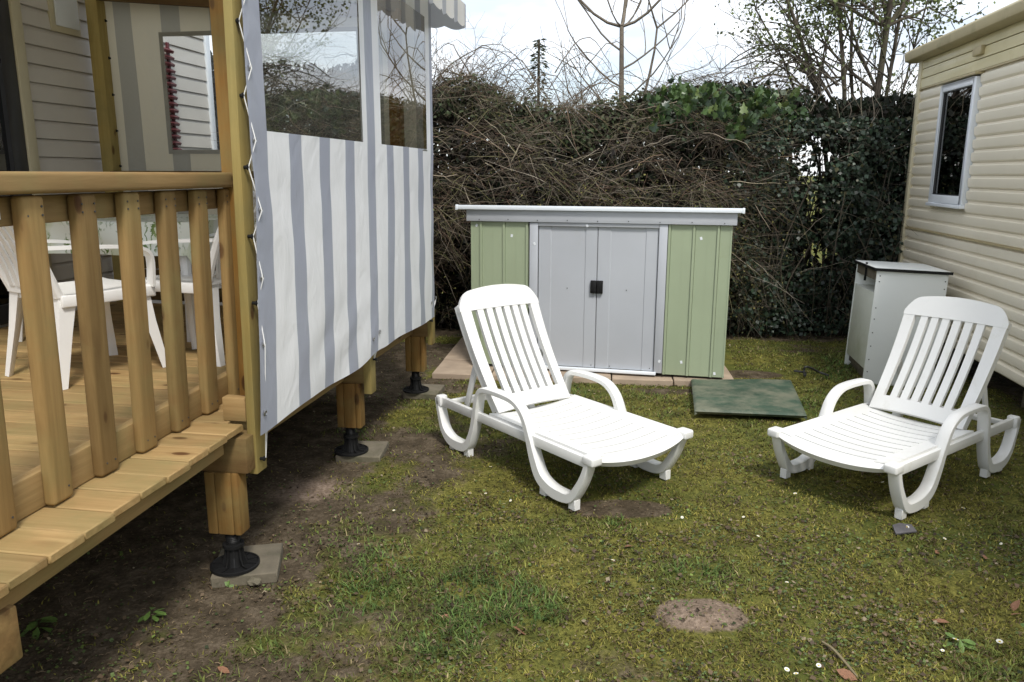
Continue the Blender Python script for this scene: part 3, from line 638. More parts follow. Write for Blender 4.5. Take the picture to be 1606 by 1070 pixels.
def clothpt(a, b):
    x = max(-.63, min(.63, a)); y = max(-.41, min(.41, b)); d = math.hypot(a-x, b-y)
    fl = .03*math.sin(9*a+7*b)*min(1, d/.1); return (x+(a-x)*.10+fl*(abs(a) > .63), y+(b-y)*.10+fl*(abs(b) > .41), .726-d*.98)
m.sheet(clothpt, sorted({*np.round(np.linspace(-.82, .82, 50), 3), -.63, .63}), sorted({*np.round(np.linspace(-.60, .60, 38), 3), -.41, .41}), .002)
cl_ = m.build('tablecloth', cloth_m, None, ang=70); cl_.location = tuple(D(-1.62, 1.62, .656)); cl_.rotation_euler = DR
tag(cl_, 'white tablecloth printed with green leaves draped over the garden table', 'tablecloth')
# ------------------------------------------------------------------ sun loungers
def ribbon(m, path, x, w):
    """sweep a soft rectangle along path of (y,z,thickness) in the plane x=const"""
    P = catmull(path, 5); n = len(P); vs = []
    for i in range(n):
        t = P[min(i+1, n-1)][:2]-P[max(i-1, 0)][:2]; t /= np.linalg.norm(t); nn = np.array([-t[1], t[0]]); th = P[i][2]/2; c = min(.0045, th*.4)
        for a, b in ((-w/2+c, -th), (w/2-c, -th), (w/2, -th+c), (w/2, th-c), (w/2-c, th), (-w/2+c, th), (-w/2, th-c), (-w/2, -th+c)):
            vs.append((x+a, P[i][0]+nn[0]*b, P[i][1]+nn[1]*b))
    fs = [(i*8+j, i*8+(j+1) % 8, i*8+8+(j+1) % 8, i*8+8+j) for i in range(n-1) for j in range(8)]+[tuple(range(8))[::-1], tuple(range(8*n-8, 8*n))]
    m.add(vs, fs)
def sun_lounger():
    o = thing('sun_lounger', '', 'sun lounger', group='white sun loungers on the lawn')
    for s in (-1, 1):
        m = MB()
        ribbon(m, [(1.388, .285, .035), (1.365, .19, .036), (1.325, .095, .045), (1.255, .045, .058), (1.16, .035, .062), (1.075, .055, .055), (1.02, .14, .042), (.985, .25, .040), (.957, .38, .036), (.918, .432, .032), (.85, .446, .030),
                   (.70, .448, .030), (.60, .432, .032), (.525, .375, .036), (.475, .27, .045), (.435, .17, .055), (.385, .085, .062), (.305, .043, .064), (.215, .035, .06), (.135, .052, .05), (.075, .13, .040), (.035, .21, .034), (.012, .285, .032)], s*.337, .060)
        f = m.build('side_frame', plastic, o, ang=45)
        m = MB(); m.box(s*.335-.014, s*.335+.014, .03, 1.385, .237, .292); m.build('side_rail', plastic, o, bevel=.005)
        m = MB(); m.box(min(s*.30, s*.372), max(s*.30, s*.372), -.035, .045, .262, .310); m.build('front_lug', plastic, o, bevel=.012, seg=3)
        m = MB(); m.box(s*.337-.03, s*.337+.03, 1.345, 1.395, .235, .302); m.build('rear_lug', plastic, o, bevel=.010)
        for y in (1.235, 1.075, .355, .125): m = MB(); m.box(s*.337-.020, s*.337+.020, y-.024, y+.024, -.010, .045); m.build('foot', plastic, f, bevel=.002, seg=1)
    for y in (.10, .92, 1.36): m = MB(); m.box(-.325, .325, y-.015, y+.015, .232, .262); m.build('cross_bar', plastic, o, bevel=.004)
    # seat: rim, front lip, ten slats
    sz = lambda x: .302-.026*(1-(x/.31)**2)
    m = MB()
    for s in (-1, 1): m.sheet(lambda a, y: (a*s if s > 0 else -(.561-a), y, sz(a if s > 0 else .561-a)), np.linspace(.235, .326, 5), np.linspace(.0, .875, 6), .03)
    m.sheet(lambda x, t: (x, (.028)*(t)+(1-t)*(-.045*(1-abs(x/.326)**2.4)-.014), sz(x)-.026*(1-t)**2.2), np.linspace(-.326, .326, 25), np.linspace(0, 1, 8), .036)
    seat = m.build('seat', plastic, o, ang=50)
    sl = MB().sheet(lambda x, y: (x, y, sz(x)+.0012), np.linspace(-.2365, .2365, 15), [-.0374, -.0355, .0355, .0374], .014).mesh(ang=50)
    pit = .0845
    for k in range(10): put('slat', sl, plastic, seat, (0, .072+k*pit, 0))
    # backrest
    al = math.atan2(.665, .405); yh, zh, LB = .862, .292, .79
    wd = lambda t: .272+.026*min(1, max(0, t/LB))
    def B(x, t, off=0): 
        k = .030*math.sin(math.pi*min(1, max(0, t/LB)))+.02*(x/.3)**2-off
        return (x, yh+t*math.cos(al)+k*math.sin(al)*-1*-1*.9, zh+t*math.sin(al)-k*math.cos(al)*.9)
    m = MB()
    T0, T1 = .098, .650
    m.sheet(lambda x, t: B(x*wd(t*T0)/.3, -.0+t*T0+.012*(1-t)*(1-(x/.3)**2)), np.linspace(-.3, .3, 15), np.linspace(0, 1, 5), -.026)
    for s in (-1, 1): m.sheet(lambda a, t: B(s*((.217*(1+.05*t))*(1-a)+wd(t)*a), t), (np.linspace(0, 1, 4) if s > 0 else np.linspace(1, 0, 4)), np.linspace(T0, T1, 11), -.026)
    def topt(x): q = abs(x)/.3; return LB-.035*q**2-.075*max(0, (q-.72)/.28)**2.2
    m.sheet(lambda x, t: B(x*(wd(T1+.1)/.3), T1+(topt(x)-T1)*t), np.linspace(-.3, .3, 31), np.linspace(0, 1, 6), -.028)
    back = m.build('backrest', plastic, o, ang=50)
    for k in range(6):
        x = (k-2.5)*.0625
        m = MB(); m.sheet(lambda a, t: B((x+a)*(1+.05*t), t), [-.0205, -.017, .017, .0205], np.linspace(T0-.002, T1+.002, 11), -.024); m.build('slat', plastic, back, ang=50)
    m = MB()                                                               # flange behind the edge
    for s in (-1, 1): m.sheet(lambda a, t: (lambda p, q: (p[0], p[1]*(1-a)+q[1]*a, p[2]*(1-a)+q[2]*a))(B(s*(wd(t)-.004), t), B(s*(wd(t)-.004), t, -.045)), (np.linspace(0, 1, 2)), np.linspace(.02, .70, 12), .006*s)
    m.build('edge_flange', plastic, back, ang=50)
    for s in (-1, 1):
        m = MB(); a = Vector(B(s*.245, .36)); b = Vector((s*.262, 1.20, .262))
        a += Vector((0, .03, -.02)); d = (b-a).normalized(); nn = Vector((1, 0, 0)); pp = d.cross(nn)
        vs = [p+nn*i+pp*j for p in (a, b) for i, j in ((-.008, -.022), (.008, -.022), (.008, .022), (-.008, .022))]
        m.add(vs, [(3, 2, 1, 0), (4, 5, 6, 7)]+[(i, (i+1) % 4, 4+(i+1) % 4, 4+i) for i in range(4)]); m.build('support_strut', plastic, o, bevel=.004)
    m = MB(); m.box(-.265, .265, 1.18, 1.215, .275, .30); m.build('strut_bar', plastic, o, bevel=.005)
    return o
lg = sun_lounger(); lg2 = copy_tree(lg)
def place_lounger(o, front, head, lab, sc=1.):
    d = np.array(head)-np.array(front); o.location = (front[0], front[1], .004); o.rotation_euler = (0, 0, math.atan2(d[1], d[0])-math.pi/2); o.scale = (sc,)*3; o['label'] = lab
place_lounger(lg, (.661, 3.774), (-.157, 4.849), 'white plastic sun lounger with raised slatted back in front of the shed doors')
place_lounger(lg2, (1.628, 3.766), (2.595, 4.478), 'white plastic sun lounger with raised slatted back beside the old cabinet and caravan', .97)

# ------------------------------------------------------------------ metal shed on its slabs
SA = R(-13.2); shed = thing('metal_shed', 'low green metal shed with grey sliding doors and white roof edge', 'shed', (1.724, 6.053, .032), SA)
X0, X1, SH, SD_ = -2.125, -.022, 1.232, .92
def panel(a, b): 
    m = MB(); m.box(a+.012, b-.012, .0, .010, .02, SH); m.box(a+.10, a+.103, -.0012, .0, .02, SH) if b-a > .15 else None; m.build('wall_panel', metal_green, shed, smooth=False)
def rib(x): m = MB(); m.prism([(x-.013, .010), (x-.010, -.012), (x+.006, -.012), (x+.013, .010)], 'z', .02, SH); m.build('wall_rib', metal_green, shed, smooth=False)
for a, b in [(-2.125, -2.037), (-2.037, -1.84), (-1.84, -1.632), (-.497, -.309), (-.309, -.124), (-.124, -.022)]: panel(a, b)
for x in (-2.037, -1.84, -1.645, -.497, -.309, -.124): rib(x)
m = MB(); m.box(X0, X0+.012, -.004, SD_, .018, SH); m.box(X1-.012, X1, -.004, SD_, .018, SH); m.box(X0+.012, X1-.012, SD_-.01, SD_, .018, SH-.08); m.build('side_wall', metal_green, shed, smooth=False)
fr = MB(); fr.box(-1.622, -1.553, -.016, .008, .03, SH); fr.box(-.578, -.512, -.016, .008, .03, SH); fr.box(-1.553, -.578, -.016, .008, 1.205, SH+.002); fr.build('door_frame', metal_grey, shed, bevel=.003)
m = MB(); m.box(-1.555, -.560, -.028, .006, .012, .036); m.build('door_track', metal_white, shed, bevel=.003)
for a, b, hx in ((-1.549, -1.0645, -1.088), (-1.0615, -.582, -1.036)):
    m = MB(); f1, f2 = a+.10, b-.095
    m.add([(a, .004, .04), (f1, .004, .04), (f1+.006, .0085, .04), (f2-.006, .0085, .04), (f2, .004, .04), (b, .004, .04), (a, .004, 1.203), (f1, .004, 1.203), (f1+.006, .0085, 1.203), (f2-.006, .0085, 1.203), (f2, .004, 1.203), (b, .004, 1.203)],
          [(i, i+1, 7+i, 6+i) for i in range(5)]); 
    m.box(a, a+.004, .004, .02, .04, 1.203); m.box(b-.004, b, .004, .02, .04, 1.203)
    d_ = m.build('sliding_door', metal_grey, shed, smooth=False)
    m = MB(); m.box(hx-.024, hx+.024, -.022, .003, .668, .772); m.build('handle', black, d_, bevel=.003)
    m = MB(); m.lathe([(.0045, 0), (.0045, .004)], 8); s_ = m.build('screw', screw_m, d_); s_.location = ((a+b)/2, .0075, .70); s_.rotation_euler = (R(90), 0, 0)
    for xx in (a+.12, b-.03): s2 = s_.copy(); COL.objects.link(s2); s2.location = (xx, .0065, .06)
rm = MB(); rm.box(X0-.03, X1+.03, -.030, .012, SH+.004, SH+.105); rm.build('fascia', metal_grey, shed, bevel=.003)
for k in range(9):
    x = X0+.08+k*.245; s3 = s_.copy(); COL.objects.link(s3); s3.parent = shed; s3.location = (x, -.0295, SH+.018+.004*(k % 2))
m = MB(); m.add([(X0-.10, -.045, SH+.112), (X1+.065, -.045, SH+.112), (X1+.065, SD_+.06, SH-.005), (X0-.10, SD_+.06, SH-.005), (X0-.10, -.045, SH+.127), (X1+.065, -.045, SH+.127), (X1+.065, SD_+.06, SH+.01), (X0-.10, SD_+.06, SH+.01)],
               [(3, 2, 1, 0), (4, 5, 6, 7), (0, 1, 5, 4), (1, 2, 6, 5), (2, 3, 7, 6), (3, 0, 4, 7)]); roof_ = m.build('roof', metal_white, shed, smooth=False)
m = MB(); m.box(X0-.105, X1+.07, -.062, -.044, SH+.100, SH+.135); m.build('front_trim', metal_white, roof_, bevel=.004)
for x in (X0-.115, X1+.062): m = MB(); m.box(x, x+.018, -.066, -.03, SH+.095, SH+.138); m.build('end_cap', metal_white, roof_, bevel=.003)
for (x, z) in [(-2.075, 1.20), (-1.775, 1.12), (-1.58, 1.06), (-.255, 1.13), (-.36, .13), (-.095, .05), (-1.15, 1.215), (-.535, .13)]:
    m = MB(); a = random.uniform(-.6, .6); m.box(-.009, .009, -.0008, 0, -.012, .012); w_ = m.build('paint_fleck', upvc, shed, smooth=False); w_.location = (x, -.0015 if not (-1.63 < x < -.5) else -.0175, z); w_.rotation_euler = (0, a, 0)

pav = tag(thing('paving', None, None, (1.784, 6.005, 0), R(-6.2)), kind='structure')
sm_ = [MB().box(-.243, .243, -.243, .243, -.03, .028).mesh(bevel=.006, seg=1) for _ in range(1)][0]
for i in range(5):
    for j in range(3):
        if i == 4 and j == 2: pass
        put('slab', sm_, slab_m, pav, (-.235-i*.497, .245+j*.497, random.uniform(-.003, .003)), (random.uniform(-.006, .006), random.uniform(-.006, .006), random.uniform(-.006, .006)))

# ------------------------------------------------------------------ caravan
cv_ = thing('static_caravan', 'cream static caravan with ribbed cladding and one narrow window', 'caravan', (3.545, 5.905, 0), rot=DR)
CW0, CW1, CZ0, CZ1 = .40, 1.155, 1.415, 2.402
m = MB(); m.box(.035, 3.0, -7.5, 1.80, .275, 2.70); m.build('body', cream, cv_, smooth=False)
prof = [(.04, 0), (.012, .002), (.0, .014), (-.006, .05), (-.004, .074), (.013, .082), (.015, .094), (.010, .0985), (.04, .0985)]
def cb(v0, v1): 
    return MB().prism([(a, b) for a, b in prof], 'y', v0, v1).mesh(ang=25)
full, ca, cb_ = cb(-7.5, 1.765), cb(-7.5, CW0-.012), cb(CW1+.012, 1.765)
z = .270; k = 0
while z < 2.42:
    if z+.09 < CZ0 or z > CZ1: put('cladding_board', full, cream, cv_, (0, 0, z))
    else: put('cladding_board', ca, cream, cv_, (0, 0, z)); put('cladding_board', cb_, cream, cv_, (0, 0, z))
    z += .0985; k += 1
for k in range(3): m = MB(); m.prism([(.035, 0), (-.006, .004), (-.010, .05), (-.004, .082), (.035, .084)], 'y', -7.5, 1.765); f_ = m.build('fascia_board', fascia_m, cv_, ang=25); f_.location = (0, 0, z+.008+k*.085)
m = MB(); m.box(-.022, .05, 1.762, 1.835, .24, 2.70); m.build('corner_trim', cream2, cv_, bevel=.012, seg=3)
m = MB(); m.box(-.014, .02, -7.5, 1.762, z-.004, z+.007); m.build('joint_strip', gutter_m, cv_)
m = MB(); m.box(-.012, .02, -7.5, 1.762, 1.152, 1.160); m.build('joint_strip', gutter_m, cv_)
m = MB(); m.prism([(-.115, 2.705), (-.125, 2.775), (-.10, 2.80), (.04, 2.83), (.06, 2.70), (-.05, 2.69)], 'y', -7.6, 1.95); m.build('gutter', gutter_m, cv_, bevel=.008, seg=2)
m = MB(); m.prism([(.05, 2.705), (.04, 2.82), (1.5, 3.02), (3.1, 2.82), (3.1, 2.70)], 'y', -7.55, 1.92); m.build('roof', gutter_m, cv_, smooth=False)
w = MB(); t = .058
w.box(-.030, .05, CW0, CW0+t, CZ0, CZ1); w.box(-.030, .05, CW1-t, CW1, CZ0, CZ1); w.box(-.030, .05, CW0+t, CW1-t, CZ0, CZ0+t*1.2); w.box(-.030, .05, CW0+t, CW1-t, CZ1-t, CZ1)
win = w.build('window', upvc, cv_, bevel=.006)
m = MB(); m.box(-.005, .0, CW0+t, CW1-t, CZ0+t*1.2, CZ1-t); m.build('pane', glass, win, smooth=False)
g_ = MB(); a, b, c, d = CW0+t, CW1-t, CZ0+t*1.2, CZ1-t
g_.box(-.018, -.004, a, a+.008, c, d); g_.box(-.018, -.004, b-.008, b, c, d); g_.box(-.018, -.004, a+.008, b-.008, c, c+.008); g_.box(-.018, -.004, a+.008, b-.008, d-.008, d); g_.build('gasket', gasket, win, smooth=False)
m = MB(); m.box(-.055, .02, CW0-.03, CW1+.04, CZ1+.012, CZ1+.030); m.build('rain_strip', gutter_m, win, bevel=.004)
m = MB(); m.box(-.045, .04, CW0-.01, CW1+.01, CZ0-.028, CZ0-.001); m.build('sill', upvc, win, bevel=.004)
m = MB(); m.box(-.04, .0, .36, .52, 2.555, 2.625); m.build('vent', gutter_m, cv_, bevel=.01)
m = MB(); m.box(.30, .42, -7.4, 1.7, .12, .274); m.box(2.2, 2.32, -7.4, 1.7, .12, .274); m.build('chassis_beam', black, cv_)
for v in (-4.5, -.6, 1.2): m = MB(); m.box(.25, .47, v-.2, v+.2, -.01, .119); m.build('support_block', concrete, cv_, bevel=.006)

# ------------------------------------------------------------------ old cabinet leaning by the caravan
cab = thing('old_cabinet', 'weathered grey white cabinet standing outdoors against the caravan', 'cabinet', (2.839, 6.093, .0), rot=(R(-1.), R(2.0), -DA-R(2)))
cw, cd_, chh = .52, .70, .92
m = MB(); m.box(.0, cw, .0, .018, .0, chh); sp = m.build('side_panel', cabinet_side, cab, bevel=.002)
m = MB(); m.box(.0, cw, cd_-.018, cd_, .0, chh); m.build('side_panel', cabinet_side, cab, bevel=.002)
m = MB(); m.box(cw-.012, cw, .018, cd_-.018, .02, chh); m.build('rear_panel', cabinet_side, cab)
m = MB(); m.box(.004, .020, .020, cd_-.020, .115, .735); m.build('front_panel', cabinet_m, cab, bevel=.002)
m = MB(); m.box(.004, .03, .020, cd_-.020, .835, chh-.002); m.build('top_rail', cabinet_rot, cab, bevel=.003)
m = MB(); m.box(.22, .236, .020, cd_-.020, .736, .834); m.build('drawer_back', cabinet_m, cab)
m = MB(); m.box(.02, .22, .020, cd_-.020, .722, .734); m.build('shelf', cabinet_m, cab)
for z0, z1, x in ((.0, .045, .05), (.05, .10, .03)): m = MB(); m.box(x, x+.02, .020, cd_-.020, z0, z1); m.build('plinth_board', cabinet_rot, cab, bevel=.003)
m = MB(); m.box(-.018, cw+.02, -.016, cd_+.016, chh+.001, chh+.016); tp = m.build('top_board', cabinet_side, cab, bevel=.002)
m = MB(); m.box(-.022, cw+.024, -.020, -.0165, chh-.006, chh+.017); m.box(-.022, -.0185, -.0165, cd_+.02, chh-.006, chh+.017); m.build('edge_strip', black, tp)
m = MB(); m.box(-.012, .003, .33, .345, .80, chh+.03); m.build('strap', black, cab)
dot = MB().lathe([(.0048, 0), (.0048, .003)], 8).mesh()
for z in (.10, .20, .31, .42, .53, .62, .83, .875): put('screw', dot, screw_m, sp, (.025, -.0002, z), (R(90), 0, 0))
for z in (.80, .86): put('screw', dot, screw_m, sp, (cw-.018, -.0002, z), (R(90), 0, 0))

# ------------------------------------------------------------------ green board on the lawn, hose, slate, stick, stone
c4 = [np.array(p) for p in [(1.259, 5.14), (1.999, 5.043), (2.241, 6.038), (1.441, 6.05)]]; m = MB()
def brd(a, b):
    p = (c4[0]*(1-a)+c4[1]*a)*(1-b)+(c4[3]*(1-a)+c4[2]*a)*b; e = min(a, 1-a, b, 1-b)
    return (p[0], p[1], .068-.018*b-.014*max(0, 1-e/.03)**2+.003*math.sin(a*7)*math.sin(b*5))
gr = np.concatenate([[0, .006, .015, .03], np.linspace(.05, .95, 19), [.97, .985, .994, 1]])
m.sheet(brd, gr, gr, .026); gb = m.build('green_board', lid_m, None, ang=60); tag(gb, 'flat scuffed green board lying on the lawn beside the shed', 'board')
m = MB(); m.box(1.46, 1.54, 5.22, 5.95, .0, .026); m.box(1.93, 2.0, 5.22, 5.95, .0, .022); bt = m.build('underside_batten', wood_dark, gb)
hp = [ondepth(1245, 588, 6.45), ondepth(1257, 587, 6.42), ondepth(1263, 589, 6.38), onz(1262, 592), ondepth(1261, 582, 6.33), ondepth(1263, 576, 6.33), ondepth(1271, 577, 6.34), ondepth(1285, 584, 6.36), ondepth(1299, 595, 6.3)]
hp = [np.array([p[0], p[1], max(p[2], .010)]) for p in hp]; m = MB(); m.tube(catmull(hp, 6), .009, 8)
tag(m.build('rubber_hose', hose_m, None), 'bent black hose end sticking out of the lawn near the cabinet', 'hose')
p = onz(1416, 836); m = MB(); m.prism([(-.055, -.02), (.05, -.03), (.058, .02), (.01, .045), (-.03, .04)], 'z', 0, .010)
sh_ = m.build('slate_shard', slate_m, None, bevel=.002); sh_.location = (p[0], p[1], .012); sh_.rotation_euler = (R(12), R(-5), .2); tag(sh_, 'flat grey slate shard in the grass before the caravan lounger', 'slate')
a, b = onz(1290, 1007, .015), onz(1345, 1062, .012); m = MB(); m.tube(catmull([a, a*.6+b*.4+np.array([0, .012, .01]), b], 4), [.005]*8+[.003], 6); tag(m.build('dry_stick', m_plain('stick', (.22, .18, .10), .9), None), 'thin dry stick lying in the short grass', 'stick')
def stone(px, py, r, lab):
    p = onz(px, py); m = bmesh.new(); bmesh.ops.create_icosphere(m, subdivisions=2, radius=r)
    for v in m.verts: v.co *= random.uniform(.75, 1.2); v.co.z *= .6
    me = bpy.data.meshes.new('stone'); m.to_mesh(me); m.free(); o = put('stone', me, concrete, None, (p[0], p[1], r*.3)); tag(o, lab, 'stone')
stone(399, 915, .028, 'small grey stone beside the concrete slab at the railing end'); stone(1210, 628, .03, 'pale stone lump at the edge of the green board')
# daisies
MARKS = [('beside the dry stick', onz(1318, 1035)), ('beside the slate shard', onz(1416, 830)), ('by the bare soil mound', onz(1095, 965)), ('near the foot end of the lounger before the shed', onz(1010, 790)), ('near the terrace jacks', onz(560, 780)),
         ('near the foot end of the lounger by the cabinet', onz(1260, 760)), ('near the dark glossy bush', onz(1570, 1005)), ('by the green board', onz(1230, 600)), ('on open grass between the two loungers', onz(1120, 810)), ('behind the slate shard towards the caravan', onz(1540, 840)), ('in the lush grass tuft before the terrace', onz(790, 950)), ('in bare soil under the terrace edge', onz(330, 1030))]
def nearest(p): return min(MARKS, key=lambda m_: np.hypot(m_[1][0]-p[0], m_[1][1]-p[1]))[0]
dh = thing('daisy', 'small white daisy in the short grass', 'daisy', group='daisies scattered over the lawn')
m = MB()
for k in range(13):
    a = 2*math.pi*k/13; ca_, sa_ = math.cos(a), math.sin(a); m.add([(ca_*.002-sa_*.0012, sa_*.002+ca_*.0012, 0), (ca_*.002+sa_*.0012, sa_*.002-ca_*.0012, 0), (ca_*.010+sa_*.002, sa_*.010-ca_*.002, .002), (ca_*.0115, sa_*.0115, .002), (ca_*.010-sa_*.002, sa_*.010+ca_*.002, .002)], [(0, 1, 2, 3, 4)])
pe = m.build('petals', petal_m, dh, smooth=False); pe.location = (0, 0, .034)
m = MB(); m.lathe([(.0038, 0), (.0036, .002), (.002, .0032)], 8); ye = m.build('flower_centre', yolk_m, dh); ye.location = (0, 0, .034)
m = MB(); m.tube([(0, .004, 0), (0, 0, .034)], .0011, 5); m.build('stem', stem_m, dh)
spots = [(1498, 1003), (1569, 1003), (1424, 824), (1188, 834), (1235, 908), (1249, 772), (1479, 838), (1168, 803), (1157, 810), (1284, 1037), (1252, 1056), (1232, 1047), (1480, 1013), (769, 728), (762, 766), (803, 776), (618, 793), (562, 846), (960, 872), (1388, 555+195), (1574, 845), (1227, 575), (1303, 588+4), (1070, 800), (790, 783), (1510, 650+140)]
for i, (px, py) in enumerate(spots):
    o = dh if i == 0 else copy_tree(dh); p = onz(px, py, .03); big = 1.25 if i < 3 else random.uniform(.75, 1.1)
    o.location = (p[0], p[1], float(ground_z(p[0], p[1]))-.002); o.rotation_euler = (random.uniform(-.5, .1), random.uniform(-.3, .3), random.random()*6); o['label'] = 'small white daisy '+nearest(p); o.scale = (big*.82, big*.82, big*.8)
# fallen leaves
m = MB(); pts = [(0, -.5), (.16, -.32), (.27, -.05), (.22, .22), (.0, .52), (-.2, .24), (-.28, -.03), (-.17, -.3)]
m.add([(x, y, .10*x*x*4+.12*math.sin(y*3)) for x, y in pts]+[(0, 0, -.03)], [(8, i, (i+1) % 8) for i in range(8)]); lm = m.mesh(ang=80)
for i, (px, py, s) in enumerate([(1475, 972, .034), (1592, 950, .036), (1474, 1030, .03), (1328, 1058, .04), (985, 852, .026), (822, 930, .022), (815, 984, .036), (1545, 872, .022), (1208, 752, .02), (1240, 570, .03), (1594, 962, .028), (1470, 862, .024), (350, 1045, .03), (700, 960, .02)]):
    p = onz(px, py, .01); o = put('fallen_leaf', lm, dead_m, None, (p[0], p[1], float(ground_z(p[0], p[1]))+.013), (random.uniform(-.5, .5), random.uniform(-.5, .5), random.random()*6), (s*1.7,)*3)
    tag(o, 'curled brown fallen leaf '+nearest(p), 'leaf', 'fallen leaves on the lawn')
# weeds: small rosettes
def weed(px, py, n, r, lab, up=.6, mat=None, leafl=1.):
    p = onz(px, py); o = thing('weed_plant', lab, 'weed', (p[0], p[1], -.002))
    ml = weed.mesh; 
    for k in range(n):
        a = 2.4*k+random.random(); put('leaf', ml, mat or stem_m, o, (math.cos(a)*r*.12, math.sin(a)*r*.12, .004+.004*k), (-R(90)*random.uniform(.1, up)+.2, random.uniform(-.3, .3), a-math.pi/2), (r*leafl,)*3)
m = MB(); m.add([(0, 0, 0), (.12, .25, .05), (.24, .6, .07), (.17, .9, .04), (0, 1.05, 0), (-.17, .9, .04), (-.24, .6, .07), (-.12, .25, .05), (0, .6, .02)], [(8, i, (i+1) % 8) for i in range(8)]); weed.mesh = m.mesh(ang=80); m = None
weed_leaf = m_plain('weed_leaf', (.10, .17, .035), .55, .3, 8, .1)
weed(357, 912, 9, .045, 'leafy green weed at the foot of the first concrete slab', .9, weed_leaf)
weed(238, 968, 8, .05, 'bright green weed rosette in the bare soil by the terrace', .4, weed_leaf)
weed(60, 985, 9, .06, 'low green weed rosette in the soil under the terrace edge', .5, weed_leaf)
weed(1502, 1012, 8, .05, 'green rosette around the daisy near the dark bush', .7, weed_leaf)
# dark bush cut by the frame
bp = onz(1618, 1062); bush = thing('laurel_bush', 'dark glossy leaved bush at the lawn edge', 'bush', (bp[0]+.10, bp[1]-.02, 0))
m = MB(); m.tube([(0, 0, -.02), (.01, 0, .10), (-.03, .01, .20)], [.010, .007, .004], 6); m.build('stem', bark_dark, bush)
for k in range(26):
    a = random.random()*6.28; e = random.uniform(-.2, .9); r = random.uniform(.02, .12)
    put('leaf', weed.mesh, leaf_big, bush, (math.cos(a)*r*.7, math.sin(a)*r*.7, .03+random.random()*.17), (e, random.uniform(-.6, .6), a-math.pi/2), (random.uniform(.05, .085),)*3)

# ------------------------------------------------------------------ hedge
def y_front(x, z):
    brown = np.clip((2.35-x)/.6, 0, 1)
    return 8.02-.06*x-(.10+.40*brown)*np.sin(np.pi*np.clip(z/2.5, 0, 1)**1.25)+.34*(vnoise(x, z, 1.7, 2)-.5)+.24*(vnoise(x, z*1.4, 4.3, 3)-.5)
def z_top(x): return 2.36+.22*np.clip((.25-x)/.5, 0, 1)+.28*np.clip((-.9-x)/.3, 0, 1)+.10*np.clip((x-1.2)/.8, 0, 1)*(x < 3)+.12*(vnoise(x, 0*x, 1.7, 4)-.5)+.25*(vnoise(x, 0*x+3, .8, 5)-.5)
GAPS = []
for px, py, rx, ry in [(1275, 255, .27, .27), (1283, 402, .22, .15), (1275, 330, .12, .25), (1150, 235, .03, .03)]:
    p = ondepth(px, py, 7.95); GAPS.append((p[0], p[2], rx, ry))
def in_gap(P):
    d = np.full(len(P), 9.)
    for gx, gz, rx, ry in GAPS:
        k = P[:, 1]/7.95; x = P[:, 0]/k; z = CAM_H+(P[:, 2]-CAM_H)/k          # the opening runs straight through the hedge
        d = np.minimum(d, ((x-gx)/rx)**2+((z-gz)/ry)**2)
    return d*(.35+1.5*vnoise(P[:, 0]/P[:, 1]*8, P[:, 2], 7.5, 1))
hedge = thing('hedge', 'overgrown brown twiggy hedge behind the shed', 'hedge', (0.6, 8.3, 0))
HL = np.array([.6, 8.3, 0])
def hpart(name, V, F, mat, cols, kind='stuff'):
    o = put(name, np_mesh(name, V-HL, F, mat, cols), None, hedge); o['kind'] = kind; return o
XA, XB = -3.6, 5.2
# dense dark inside: old leaves and twigs, darkened in colour for the inner shade
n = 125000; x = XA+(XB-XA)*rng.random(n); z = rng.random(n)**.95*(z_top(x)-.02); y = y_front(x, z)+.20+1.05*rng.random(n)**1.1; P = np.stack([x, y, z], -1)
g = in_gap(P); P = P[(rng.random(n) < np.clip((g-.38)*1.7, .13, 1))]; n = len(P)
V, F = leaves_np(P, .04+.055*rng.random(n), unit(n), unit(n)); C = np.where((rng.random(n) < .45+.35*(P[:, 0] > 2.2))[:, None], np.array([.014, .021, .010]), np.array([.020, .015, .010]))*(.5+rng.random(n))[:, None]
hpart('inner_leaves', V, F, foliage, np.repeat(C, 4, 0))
# thicker stems inside
n = 260; x = XA+(XB-XA)*rng.random(n); K = 7; t = np.linspace(0, 1, K); P = np.zeros((n, K, 3)); y0 = y_front(x, 0*x)+.15+.7*rng.random(n); top = z_top(x)*(.6+.4*rng.random(n))
P[:, :, 0] = x[:, None]+np.cumsum(rng.normal(0, .05, (n, K)), 1); P[:, :, 1] = y0[:, None]+np.cumsum(rng.normal(0, .03, (n, K)), 1); P[:, :, 2] = top[:, None]*t-.03
V, F, ow = tubes_np(P, (.006+.010*rng.random(n))[:, None]*(1.1-.7*t)[None, :], 5); C = np.array([.055, .046, .036])*(.5+.9*rng.random(n))[:, None]; hpart('stems', V, F, twig_m, C[ow])
